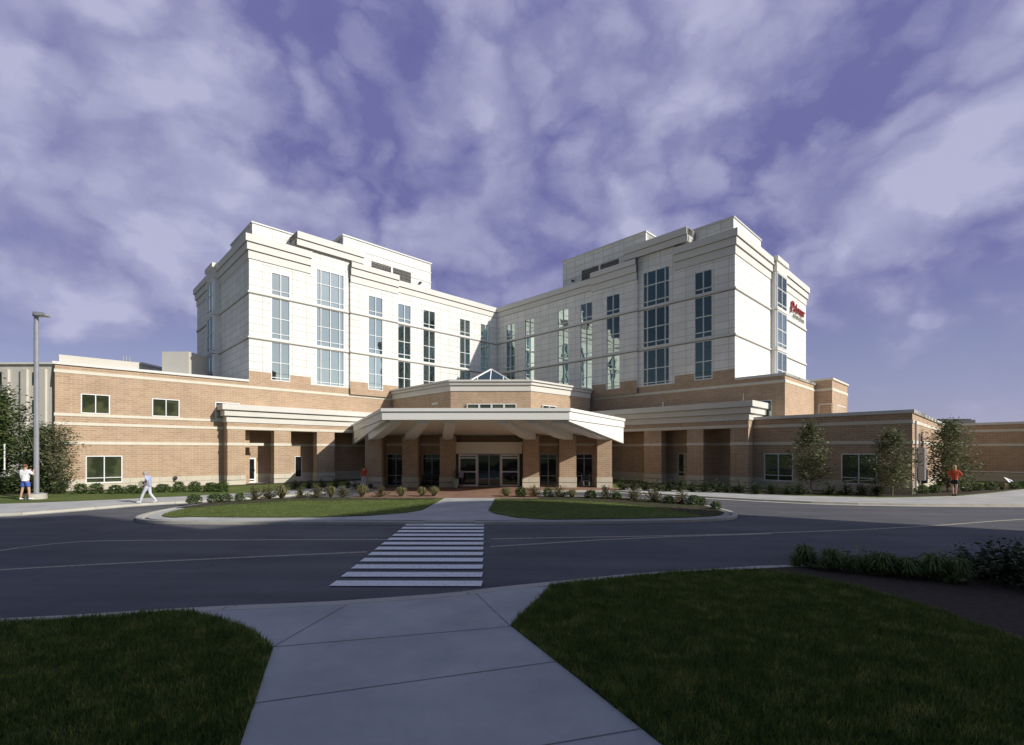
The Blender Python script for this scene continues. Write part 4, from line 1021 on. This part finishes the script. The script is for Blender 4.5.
# near planting right
gp = 'leafy plants along the back of the near mulch bed'
rs2 = random.Random(9)
k = 0
row = []
for i in range(20):
    x = 796 + i * 8.6
    row.append(('dark', x, 563 + i * .85 + rs2.uniform(-1, 2.5), .44 + .014 * i * .6 + rs2.uniform(-.1, .16)))
for i, (kd, x, y, s) in enumerate(row):
    o = shrub('tuft' if i % 3 == 1 or i in (8, 12, 15) else 'leafy', G(x, y + 2), s, f'{ORD[i]} low plant from the left along the back of the shaded mulch bed', gp)
for i, (x, y, s) in enumerate([(978, 577, 1.05), (1006, 584, 1.0), (1036, 590, 1.2)]):
    o = shrub('dark', G(x, y), s, ['leftmost tall dark twiggy bush at the right edge of the shaded mulch bed', 'middle tall dark twiggy bush at the right edge of the shaded mulch bed', 'rightmost tall dark twiggy bush cut by the photo edge'][i], 'tall bushes in the near mulch bed')
fl = MB(); fx_ = G(857, 549); fl.tube((0, 0, 0), (0, 0, .42), .006)
for k in range(7): fl.face([(0, 0, .42), (.035 * math.cos(k * .9), .035 * math.sin(k * .9), .44), (.035 * math.cos(k * .9 + .6), .035 * math.sin(k * .9 + .6), .44)])
yl = noisy('yellow_petal', (.6, .45, .03), (.7, .55, .05), 3)
o = fl.build('yellow_flower', yl, recalc=False); o.location = (*G(857, 566), 0); tag(o, 'single yellow flower above the leafy plants by the road', 'flower')

# ------------------------------------------------------------------ street lamp
xy = G(36.3, 499)
lamp = empty('street_lamp', (xy[0], xy[1], 0), 'tall square grey lamp post on a round concrete base beside the left sidewalk', 'street lamp')
mb = MB(); mb.cyl((0, 0), .44, -.05, .28, .42, 24); mb.build('base', 'kerb', lamp)
mb = MB(); mb.cyl((0, 0), .115, .3, 9.75, .095, 8); mb.box(-.2, .2, -.2, .2, .28, .33); mb.build('pole', 'grey_metal', lamp)
mb = MB(); mb.box(-.12, .12, -.1, .1, 9.6, 9.84); mb.prismpts([(.1, -.22, 9.62), (.62, -.2, 9.62), (.62, .2, 9.62), (.1, .22, 9.62)], [(.1, -.2, 9.82), (.6, -.15, 9.76), (.6, .15, 9.76), (.1, .2, 9.82)])
hd = mb.build('lamp_head', 'grey_metal', lamp); mb = MB(); mb.box(.14, .56, -.15, .15, 9.595, 9.62); mb.build('lens', 'frame', hd)
mb = MB(); x0, y0 = G(4.5, 493); mb.tube((x0, y0, 0), (x0, y0, 2.9), .04, .035, 8); mb.cyl((x0, y0), .05, 2.9, 2.95)
tag(mb.build('white_post', 'white'), 'thin white post at the far left edge among the bushes', 'post')

# small white sign in the right bed
x0, y0 = G(1014, 487.5)
ys = empty('bed_sign', (x0, y0, 0), 'small tilted white sign with a blue mark in the right bed', 'sign')
mb = MB(); mb.prismpts([(-.3, -.05, .28), (.35, -.05, .05), (.35, .0, .05), (-.3, .0, .28)], [(-.42, .28, .72), (.12, .28, .5), (.12, .33, .5), (-.42, .33, .72)]); mb.build('panel', 'white', ys)
mb = MB(); mb.tube((-.15, .05, 0), (-.15, .1, .4), .02); mb.tube((.15, .05, 0), (.15, .1, .25), .02); mb.build('stand', 'dark', ys)
bl = noisy('blue_mark', (.05, .1, .35), (.07, .13, .4), 3)
mb = MB(); mb.prismpts([(-.12, .06, .345), (.02, .06, .295), (.02, .07, .295), (-.12, .07, .345)], [(-.18, .2, .56), (-.06, .2, .51), (-.06, .21, .51), (-.18, .21, .56)]); mb.build('mark', bl, ys)

# planter, bench, wheelchair under the canopy
x0, y0 = -2.2, -22.95
pl = empty('planter', (x0 + .35, y0, 0), 'pale green tapered planter with a leafy plant beside the entrance doors', 'planter')
mb = MB(); mb.cyl((0, 0), .16, 0, .62, .22, 10); mb.build('pot', noisy('pale_green_pot', (.35, .42, .32), (.42, .5, .38), 2), pl)
random.seed(4); fb = MB()
for _ in range(140):
    a = random.uniform(0, 6.28); z = random.uniform(.6, 1.25); leaf_quads(fb, [(math.cos(a) * random.uniform(0, .26), math.sin(a) * random.uniform(0, .26), z)], .05)
fb.build('plant', 'leaf_dark', pl, recalc=False)
def bench(loc, label, w):
    b = empty('bench', loc, label, 'bench', 'benches between the canopy columns')
    mb = MB(); mb.box(-w / 2, w / 2, -.2, .2, .38, .43); mb.build('seat', 'dark', b)
    mb = MB()
    for k in range(5): mb.box(-w / 2, w / 2, .19, .22, .5 + .08 * k, .55 + .08 * k)
    mb.build('backrest', 'dark', b)
    for sx in (-1, 1):
        mb = MB(); mb.box(sx * w / 2 - .03, sx * w / 2 + .03, -.18, -.13, 0, .38); mb.box(sx * w / 2 - .03, sx * w / 2 + .03, .16, .21, 0, .9); mb.box(sx * w / 2 - .03, sx * w / 2 + .03, -.18, .2, .58, .62); mb.build('leg', 'dark', b)
bench((-3.8, -22.0, 0), 'dark metal bench between the second and third canopy columns', 1.0)
wc = empty('wheelchair', (7.2, -22.2, 0), 'dark folded wheelchair parked between the two rightmost canopy columns', 'wheelchair')
mb = MB(); mb.box(-.24, .24, -.22, .22, .42, .47); mb.build('seat', 'dark', wc); mb = MB(); mb.box(-.24, .24, .2, .24, .47, .85); mb.build('backrest', 'dark', wc)
for sx in (-1, 1):
    mb = MB(); c = (sx * .3, .05, .29)
    for k in range(16):
        f = lambda t: (c[0], c[1] + .28 * math.cos(t), c[2] + .28 * math.sin(t))
        mb.tube(f(2 * math.pi * k / 16), f(2 * math.pi * (k + 1) / 16), .02, n=5)
        if k % 4 == 0: mb.tube(f(2 * math.pi * k / 16), c, .008, n=4)
    mb.build('wheel', 'dark', wc)
    mb = MB(); mb.tube((sx * .26, .22, .85), (sx * .26, .34, .9), .02); mb.tube((sx * .26, .22, .4), (sx * .26, .22, .9), .015); mb.tube((sx * .2, -.2, .42), (sx * .18, -.42, .12), .015); mb.build('handle', 'grey_metal', wc)

# ------------------------------------------------------------------ people
def skin(name, pts, edges, rad, m, parent=None, root=0, sub=2):
    me = bpy.data.meshes.new(name); me.from_pydata(pts, edges, []); o = bpy.data.objects.new(name, me); C.objects.link(o)
    sm = o.modifiers.new('Skin', 'SKIN'); sm.use_smooth_shade = True
    for i, r in enumerate(rad):
        sv = me.skin_vertices[0].data[i]; sv.radius = (r, r) if not isinstance(r, tuple) else r; sv.use_root = (i == root)
    if sub: o.modifiers.new('Sub', 'SUBSURF').levels = sub; o.modifiers['Sub'].render_levels = sub
    me.materials.append(m)
    if parent: o.parent = parent
    return o
def cm(name, c, r=.8): return noisy(name, tuple(x * .9 for x in c), c, 6, r)
SK = cm('skin_tone', (.55, .34, .25), .6)
def ball(mb, c, r, n=10, sq=(1, 1, 1)):
    for i in range(n):
        t0, t1 = math.pi * i / n, math.pi * (i + 1) / n
        for j in range(n * 2):
            a0, a1 = math.pi * j / n, math.pi * (j + 1) / n
            P = lambda t, a: (c[0] + r * sq[0] * math.sin(t) * math.cos(a), c[1] + r * sq[1] * math.sin(t) * math.sin(a), c[2] + r * sq[2] * math.cos(t))
            mb.face([P(t0, a0), P(t1, a0), P(t1, a1), P(t0, a1)])
def person(loc, rz, h, J, label, shirt, pants, shoe, hair, pant_len, sleeve, group=None, name='person', long_hair=False):
    """J: joints in a 1.75 m figure facing -y.  body is one continuous skinned mesh"""
    D = dict(pelvis=(0, 0, .95), waist=(0, 0, 1.08), chest=(0, .0, 1.28), neck=(0, .01, 1.47), headb=(0, -.01, 1.54), headt=(0, -.02, 1.68),
             shl=(.17, 0, 1.40), shr=(-.17, 0, 1.40), ell=(.24, .02, 1.13), elr=(-.24, .02, 1.13), wrl=(.24, -.1, .90), wrr=(-.24, -.1, .90),
             hipl=(.09, 0, .90), hipr=(-.09, 0, .90), knl=(.11, -.02, .50), knr=(-.11, -.02, .50), anl=(.12, .02, .09), anr=(-.12, .02, .09), tol=(.13, -.15, .04), tor=(-.13, -.15, .04))
    D.update(J); k = h / 1.75
    names = list(D); idx = {n: i for i, n in enumerate(names)}
    pts = [tuple(c * k for c in D[n]) for n in names]
    r = dict(pelvis=.13, waist=.12, chest=.14, neck=.055, headb=.085, headt=.085, shl=.062, shr=.062, ell=.042, elr=.042, wrl=.028, wrr=.028, hipl=.088, hipr=.088, knl=.058, knr=.058, anl=.038, anr=.038, tol=.032, tor=.032)
    ed = [('pelvis', 'waist'), ('waist', 'chest'), ('chest', 'neck'), ('neck', 'headb'), ('headb', 'headt'), ('chest', 'shl'), ('chest', 'shr'), ('shl', 'ell'), ('shr', 'elr'), ('ell', 'wrl'), ('elr', 'wrr'),
          ('pelvis', 'hipl'), ('pelvis', 'hipr'), ('hipl', 'knl'), ('hipr', 'knr'), ('knl', 'anl'), ('knr', 'anr'), ('anl', 'tol'), ('anr', 'tor')]
    rad = [r[n] * k * .92 for n in names]
    E_ = [(idx[a], idx[b]) for a, b in ed]
    # hands: palm, four fingers and a thumb
    for w, e in (('wrl', 'ell'), ('wrr', 'elr')):
        wv = Vector(pts[idx[w]]); dv = (wv - Vector(pts[idx[e]])).normalized(); sd = dv.cross(Vector((0, 1, 0.01))).normalized()
        if sd.length < .1: sd = Vector((1, 0, 0))
        pi = len(pts); pts.append(tuple(wv + dv * .07 * k)); rad.append(.03 * k); E_.append((idx[w], pi))
        for f in range(4):
            off = sd * (f - 1.5) * .02 * k; L = (.075, .085, .08, .06)[f] * k
            a = len(pts); pts.append(tuple(wv + dv * .09 * k + off)); rad.append(.0095 * k); E_.append((pi, a))
            pts.append(tuple(wv + dv * (.09 * k + L * .55) + off)); rad.append(.009 * k); E_.append((a, a + 1))
            pts.append(tuple(wv + dv * (.085 * k + L) + off + dv.cross(sd) * .018 * k)); rad.append(.007 * k); E_.append((a + 1, a + 2))
        a = len(pts); pts.append(tuple(wv + dv * .045 * k + sd * .045 * k)); rad.append(.01 * k); E_.append((idx[w], a))
        pts.append(tuple(wv + dv * .09 * k + sd * .06 * k)); rad.append(.008 * k); E_.append((a, a + 1))
    body = skin(name, pts, E_, rad, SK)
    body.location = (*loc, 0.0) if len(loc) == 2 else loc; body.rotation_euler = (0, 0, rz); tag(body, label, 'person', group)
    def sub(nm, ns, es, gr, m, extra=None):
        P = []; Rr = []; I = {}
        for n in ns:
            I[n] = len(P)
            P.append(tuple(c * k for c in (D[n] if n in D else extra[n]))); Rr.append((r.get(n, .1) * 1.0 + gr) * k)
        return P, Rr, I
    def lerp(a, b, f): return tuple(D[a][i] + (D[b][i] - D[a][i]) * f for i in range(3))
    ex = {'sll': lerp('shl', 'ell', sleeve if sleeve <= 1 else 1), 'slr': lerp('shr', 'elr', sleeve if sleeve <= 1 else 1), 'hem': (D['pelvis'][0], D['pelvis'][1], D['pelvis'][2] - .03), 'coll': (D['neck'][0], D['neck'][1], 1.42)}
    ns = ['hem', 'waist', 'chest', 'shl', 'shr', 'sll', 'slr']; P, Rr, I = sub('s', ns, None, .028, shirt, ex)
    Rr[I['sll']] = Rr[I['slr']] = .068 * k; Rr[0] = .165 * k
    es = [('hem', 'waist'), ('waist', 'chest'), ('chest', 'shl'), ('chest', 'shr'), ('shl', 'sll'), ('shr', 'slr')]
    if sleeve > 1:
        P += [pts[idx['wrl']], pts[idx['wrr']]]; Rr += [.045 * k] * 2; I['wrl'] = 7; I['wrr'] = 8; es += [('sll', 'wrl'), ('slr', 'wrr')]
    skin('shirt', P, [(I[a], I[b]) for a, b in es], Rr, shirt, body, root=1)
    ex = {'pl': None}
    P = [pts[idx['waist']], pts[idx['pelvis']], pts[idx['hipl']], pts[idx['hipr']]]; Rr = [.13 * k, .145 * k, .105 * k, .105 * k]; es = [(0, 1), (1, 2), (1, 3)]
    P[0] = tuple(P[0][i] * .5 + P[1][i] * .5 for i in range(3))
    if pant_len <= 1:
        P += [tuple(c * k for c in lerp('hipl', 'knl', pant_len)), tuple(c * k for c in lerp('hipr', 'knr', pant_len))]; Rr += [.1 * k] * 2; es += [(2, 4), (3, 5)]
    else:
        P += [pts[idx['knl']], pts[idx['knr']], tuple(Vector(pts[idx['anl']])), tuple(Vector(pts[idx['anr']]))]; Rr += [.075 * k] * 2 + [.06 * k] * 2; es += [(2, 4), (3, 5), (4, 6), (5, 7)]
    skin('trousers' if pant_len > 1 else 'shorts', P, es, Rr, pants, body, root=1)
    for s_ in 'lr':
        a, t = Vector(pts[idx['an' + s_]]), Vector(pts[idx['to' + s_]]); dv = (t - a).normalized()
        skin('shoe', [tuple(a + Vector((0, 0, -.03 * k)) - dv * .05 * k), tuple((a + t) / 2 + Vector((0, 0, -.01))), tuple(t + dv * .03 * k)], [(0, 1), (1, 2)], [.05 * k, .05 * k, .042 * k], shoe, body, sub=1)
    hb, ht = Vector(pts[idx['headb']]), Vector(pts[idx['headt']])
    mb = MB(); ball(mb, tuple(hb * .4 + ht * .6 + Vector((0, .025, .03)) * k), .098 * k, 8, (.92, 1.02, 1.0))
    if long_hair: ball(mb, tuple(hb + Vector((0, .05, -.01)) * k), .08 * k, 8, (1, .7, 1.3))
    hr = mb.build('hair', hair, body)
    for p in hr.data.polygons: p.use_smooth = True
    # face: nose, eyes, ears, mouth
    hc = hb * .5 + ht * .5
    mb = MB(); ball(mb, tuple(hc + Vector((0, -.095, -.01)) * k), .016 * k, 5, (1, 1.2, 1.6)); mb_ = mb
    for sx in (-1, 1): ball(mb_, tuple(hc + Vector((sx * .085, .0, -.005)) * k), .02 * k, 5, (.5, 1, 1.5))
    mb_.build('nose_and_ears', SK, body)
    mb = MB()
    for sx in (-1, 1): ball(mb, tuple(hc + Vector((sx * .032, -.085, .022)) * k), .009 * k, 4)
    mb.build('eyes', 'dark', body)
    mb = MB(); ball(mb, tuple(hc + Vector((0, -.083, -.045)) * k), .02 * k, 5, (1, .4, .3)); mb.build('mouth', cm('lip', (.35, .1, .08)), body)
    return body
WHT = cm('white_cloth', (.80, .80, .80)); BLU = cm('royal_blue_cloth', (.07, .13, .42)); LBL = cm('light_blue_cloth', (.42, .48, .68)); GRC = cm('pale_grey_cloth', (.60, .61, .66))
RED = cm('orange_red_cloth', (.55, .09, .04)); NAV = cm('dark_cloth', (.02, .02, .03)); BRH = cm('brown_hair', (.16, .08, .045)); GRH = cm('grey_hair', (.40, .38, .36)); BLH = cm('blond_hair', (.55, .40, .22)); BKH = cm('black_hair', (.02, .015, .012))
# man in white, back to us, hands raised to his face
person(G(25.3, 500), R(186), 1.86, dict(knl=(.15, -.02, .5), knr=(-.15, -.02, .5), anl=(.2, .02, .09), anr=(-.2, .02, .09), tol=(.24, -.14, .04), tor=(-.24, -.14, .04),
       ell=(.32, -.08, 1.22), elr=(-.32, -.06, 1.2), wrl=(.12, -.26, 1.40), wrr=(-.14, -.26, 1.38)), 'man in white T-shirt and blue shorts standing with his back turned beside the lamp post', WHT, BLU, WHT, BRH, .75, .8)
# walker
w = person(G(148, 503), R(-80), 1.58, dict(knl=(.09, -.2, .5), anl=(.09, -.33, .09), tol=(.09, -.49, .06), knr=(-.09, .06, .49), anr=(-.09, .34, .13), tor=(-.09, .22, .03),
       ell=(.24, .12, 1.15), wrl=(.2, -.08, 1.0), elr=(-.22, -.06, 1.14), wrr=(-.12, -.26, 1.06), chest=(0, -.05, 1.26), neck=(0, -.1, 1.43), headb=(0, -.14, 1.5), headt=(0, -.18, 1.63)), 'grey-haired walker in light blue top and pale trousers striding left near the kerb', LBL, GRC, WHT, GRH, 2, .8)
mb = MB(); mb.prismpts([(-.1, -.4, .8), (.08, -.4, .8), (.08, -.2, .8), (-.1, -.2, .8)], [(-.08, -.38, 1.05), (.06, -.38, 1.05), (.06, -.22, 1.05), (-.08, -.22, 1.05)]); mb.tube((0, -.3, 1.05), (-.05, -.28, 1.1), .01)
bgo = mb.build('handbag', cm('bag_mix', (.35, .33, .25))); bgo.location = w.location; bgo.rotation_euler = w.rotation_euler; tag(bgo, 'small pale bag held in front by the striding walker', 'bag')
# jogger in red
w = person(G(954.5, 496), R(150), 1.74, dict(knl=(.08, -.08, .5), anl=(.06, .02, .09), knr=(-.06, .04, .5), anr=(-.04, .1, .1), tol=(.06, -.14, .04), tor=(-.04, -.06, .03), ell=(.27, .0, 1.2), wrl=(.2, -.16, 1.15), elr=(-.3, .02, 1.2), wrr=(-.26, -.14, 1.12)),
       'blond person in orange-red top and dark shorts walking on the right sidewalk', RED, NAV, NAV, BLH, .6, 1.5, long_hair=True)
person((-8.15, -23.0), R(10), 1.5, dict(), 'person in red top standing against the leftmost canopy column', RED, GRC, NAV, BKH, 2, .8)
mb = MB(); mb.box(-.13, .13, -.08, .08, .0, .26); mb.tube((-.08, 0, .26), (0, 0, .42), .012); mb.tube((.08, 0, .26), (0, 0, .42), .012)
o = mb.build('black_bag', 'dark'); o.location = (-7.7, -23.0, 0); tag(o, 'black bag on the ground beside the person in red', 'bag')
person((-1.55, -22.35), R(-20), 1.3, dict(), 'small person in lavender top and navy trousers beside the left entrance door', cm('lavender_cloth', (.42, .38, .6)), cm('navy_cloth', (.03, .035, .1)), NAV, BKH, 2, .8)

# ------------------------------------------------------------------ light, sky, camera
SUN_AZ = math.atan2(.465, .885)     # the sun stands towards (+.885, -.465)
EL_ = R(29.5)
sd = Vector((.885 * math.cos(EL_), -.465 * math.cos(EL_), math.sin(EL_))).normalized()
li = bpy.data.lights.new('sun', 'SUN'); li.energy = 4.6; li.angle = R(.55); li.color = (1, .955, .87)
lo = bpy.data.objects.new('sun', li); C.objects.link(lo); lo.rotation_euler = sd.to_track_quat('Z', 'Y').to_euler()

W = bpy.data.worlds.new('World'); S.world = W; W.use_nodes = True
nt = W.node_tree; nt.nodes.clear()
out = N(nt, 'ShaderNodeOutputWorld'); bgN = N(nt, 'ShaderNodeBackground'); nt.links.new(bgN.outputs[0], out.inputs[0])
sky = N(nt, 'ShaderNodeTexSky'); sky.sky_type = 'NISHITA'; sky.sun_disc = False; sky.sun_elevation = EL_
sky.sun_rotation = math.atan2(.885, -.465); sky.altitude = 200; sky.air_density = 1.0; sky.dust_density = .6; sky.ozone_density = 1.5
bgN.inputs['Strength'].default_value = .1
tc = N(nt, 'ShaderNodeTexCoord'); sx = N(nt, 'ShaderNodeSeparateXYZ'); nt.links.new(tc.outputs['Generated'], sx.inputs[0])
def Mt(op, a, b=None, c=None, clamp=False):
    n = N(nt, 'ShaderNodeMath', operation=op); n.use_clamp = clamp
    for i, v in enumerate((a, b, c)):
        if v is None: continue
        if isinstance(v, (int, float)): n.inputs[i].default_value = v
        else: nt.links.new(v, n.inputs[i])
    return n.outputs[0]
zc = Mt('MAXIMUM', sx.outputs[2], .0)
cv = N(nt, 'ShaderNodeCombineXYZ'); nt.links.new(sx.outputs[0], cv.inputs[0]); nt.links.new(sx.outputs[1], cv.inputs[1]); nt.links.new(Mt('MULTIPLY', zc, 1.4), cv.inputs[2])
def noise(scale, det, rough, off, src=None, col=False):
    mp = N(nt, 'ShaderNodeMapping'); mp.inputs['Location'].default_value = off
    nt.links.new(src or cv.outputs[0], mp.inputs[0]); n = N(nt, 'ShaderNodeTexNoise', i_Scale=scale, i_Detail=det, i_Roughness=rough)
    nt.links.new(mp.outputs[0], n.inputs['Vector']); return n.outputs[1 if col else 0]
def mrange(v, a, b, c, d, smooth=True):
    n = N(nt, 'ShaderNodeMapRange'); n.interpolation_type = 'SMOOTHSTEP' if smooth else 'LINEAR'
    nt.links.new(v, n.inputs[0])
    for i, x in zip((1, 2, 3, 4), (a, b, c, d)): n.inputs[i].default_value = x
    return n.outputs[0]
# billowing: the directions are warped by noise before the cloud masses are looked up
wn = noise(3.2, 7, .55, (5, 2, 1), col=True)
wm = N(nt, 'ShaderNodeVectorMath', operation='MULTIPLY_ADD'); nt.links.new(wn, wm.inputs[0]); wm.inputs[1].default_value = (.34, .34, .34); nt.links.new(cv.outputs[0], wm.inputs[2])
vo = N(nt, 'ShaderNodeTexVoronoi', i_Scale=5.5); vo.feature = 'F1'; nt.links.new(wm.outputs[0], vo.inputs['Vector'])
vo2 = N(nt, 'ShaderNodeTexVoronoi', i_Scale=14); vo2.feature = 'F1'; nt.links.new(wm.outputs[0], vo2.inputs['Vector'])
bil = Mt('ADD', Mt('MULTIPLY', mrange(vo.outputs['Distance'], .1, .75, 1, 0), .6), Mt('MULTIPLY', mrange(vo2.outputs['Distance'], .1, .75, 1, 0), .4))
n1 = noise(1.9, 8, .5, (3.1, 1.7, 0)); n2 = noise(5.0, 10, .58, (7.7, 2.1, 3)); n3 = noise(2.2, 6, .5, (1.3, 8.2, 5))
# large cloud masses and gaps, each at its own bearing in the sky
wd = N(nt, 'ShaderNodeVectorMath', operation='MULTIPLY_ADD'); nt.links.new(wn, wd.inputs[0]); wd.inputs[1].default_value = (.34, .34, .34); nt.links.new(tc.outputs['Generated'], wd.inputs[2])
ws = N(nt, 'ShaderNodeVectorMath', operation='SUBTRACT'); nt.links.new(wd.outputs[0], ws.inputs[0]); ws.inputs[1].default_value = (.17, .17, .17)
wz = N(nt, 'ShaderNodeVectorMath', operation='NORMALIZE'); nt.links.new(ws.outputs[0], wz.inputs[0])
def bearing(px, py):
    k = (px - CX) / F; v = (HY - py) / F
    return Vector((FW[0] + k * RT[0], FW[1] + k * RT[1], v)).normalized()
def patch(px, py, rad, amt):
    d = N(nt, 'ShaderNodeVectorMath', operation='DOT_PRODUCT'); nt.links.new(wz.outputs[0], d.inputs[0]); d.inputs[1].default_value = tuple(bearing(px, py))
    return mrange(d.outputs['Value'], math.cos(R(rad)), 1.0, 0, amt)
pt = None
for p in ((345, 70, 15, -.34), (600, 90, 10, -.26), (890, 30, 12, -.34), (715, 200, 8, -.36), (510, 20, 7, -.2), (850, 225, 8, -.26), (60, 60, 9, -.12), (240, 215, 10, -.14), (470, 235, 12, -.08), (1000, 255, 9, -.12),
          (80, 155, 15, .26), (230, 165, 11, .20), (460, 150, 14, .12), (700, 10, 10, .30), (640, 165, 10, .20), (900, 150, 14, .22), (420, 10, 8, .16), (800, 300, 14, .10), (1000, 80, 10, .14), (150, 10, 9, .12)):
    v = patch(p[0], p[1], p[2] * 1.1, p[3] * .66); pt = v if pt is None else Mt('ADD', pt, v)
dens = Mt('ADD', Mt('ADD', Mt('MULTIPLY', n1, .5), Mt('MULTIPLY', n2, .2)), Mt('MULTIPLY', bil, .3))
elev = mrange(sx.outputs[2], .08, .38, -.16, .19)
cov = mrange(Mt('ADD', Mt('ADD', dens, elev), Mt('MULTIPLY', pt, .25)), .27, .54, 0, 1)
# tint the clear sky towards the photograph's violet
tint = N(nt, 'ShaderNodeMixRGB', blend_type='MULTIPLY'); tint.inputs[0].default_value = 1; nt.links.new(sky.outputs[0], tint.inputs[1]); tint.inputs[2].default_value = (1.0, .82, 1.0, 1)
clr = N(nt, 'ShaderNodeMixRGB'); nt.links.new(mrange(sx.outputs[2], 0, .5, 1, 0), clr.inputs[0])
clr.inputs[1].default_value = (1.15, 1.2, 3.5, 1); clr.inputs[2].default_value = (3.0, 3.2, 4.9, 1)
skyc = N(nt, 'ShaderNodeMixRGB'); skyc.inputs[0].default_value = .7; nt.links.new(tint.outputs[0], skyc.inputs[1]); nt.links.new(clr.outputs[0], skyc.inputs[2])
n4 = noise(8.5, 8, .6, (2.2, 9.1, 4), wm.outputs[0])
shade = mrange(Mt('ADD', Mt('ADD', Mt('ADD', Mt('MULTIPLY', n2, .35), Mt('MULTIPLY', n4, .45)), Mt('MULTIPLY', bil, .42)), Mt('MULTIPLY', pt, .85)), .33, .84, 0, 1, False)
cc = N(nt, 'ShaderNodeMixRGB'); nt.links.new(shade, cc.inputs[0]); cc.inputs[1].default_value = (1.6, 1.65, 3.8, 1); cc.inputs[2].default_value = (4.9, 5.0, 6.9, 1)
fin = N(nt, 'ShaderNodeMixRGB'); nt.links.new(Mt('MULTIPLY', cov, .9), fin.inputs[0]); nt.links.new(skyc.outputs[0], fin.inputs[1]); nt.links.new(cc.outputs[0], fin.inputs[2])
# sky out of view: dimmed low behind, brightened sunward to set the facades' fill
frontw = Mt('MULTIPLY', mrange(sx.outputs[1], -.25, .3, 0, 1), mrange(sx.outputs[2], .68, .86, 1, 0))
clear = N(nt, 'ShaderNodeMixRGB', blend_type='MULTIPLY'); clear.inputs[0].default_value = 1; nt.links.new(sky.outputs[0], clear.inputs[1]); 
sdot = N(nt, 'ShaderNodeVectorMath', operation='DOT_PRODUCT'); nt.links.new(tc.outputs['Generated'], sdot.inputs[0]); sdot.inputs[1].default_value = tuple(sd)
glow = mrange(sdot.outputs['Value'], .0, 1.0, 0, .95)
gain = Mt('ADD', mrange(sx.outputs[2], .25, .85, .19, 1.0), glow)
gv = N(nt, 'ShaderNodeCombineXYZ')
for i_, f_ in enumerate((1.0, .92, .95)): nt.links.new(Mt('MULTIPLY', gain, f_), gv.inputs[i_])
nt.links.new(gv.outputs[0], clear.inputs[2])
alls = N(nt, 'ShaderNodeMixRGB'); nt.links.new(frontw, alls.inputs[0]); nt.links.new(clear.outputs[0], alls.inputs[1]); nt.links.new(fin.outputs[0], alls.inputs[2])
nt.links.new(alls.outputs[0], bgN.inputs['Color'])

cd = bpy.data.cameras.new('camera'); co_ = bpy.data.objects.new('camera', cd); C.objects.link(co_)
cd.sensor_fit = 'HORIZONTAL'; cd.sensor_width = 36; cd.lens = 36 * F / 1024
cd.shift_y = (HY - 372.5) / 1024; cd.shift_x = 0
co_.location = (CAM[0], CAM[1], H); co_.rotation_euler = (R(90), 0, YAW)
cd.clip_end = 3000; cd.clip_start = .1
S.camera = co_
S.render.engine = 'CYCLES'
S.view_settings.view_transform = 'Standard'; S.view_settings.look = 'None'; S.view_settings.exposure = 0; S.view_settings.gamma = 1
S.render.resolution_x = 1024; S.render.resolution_y = 745
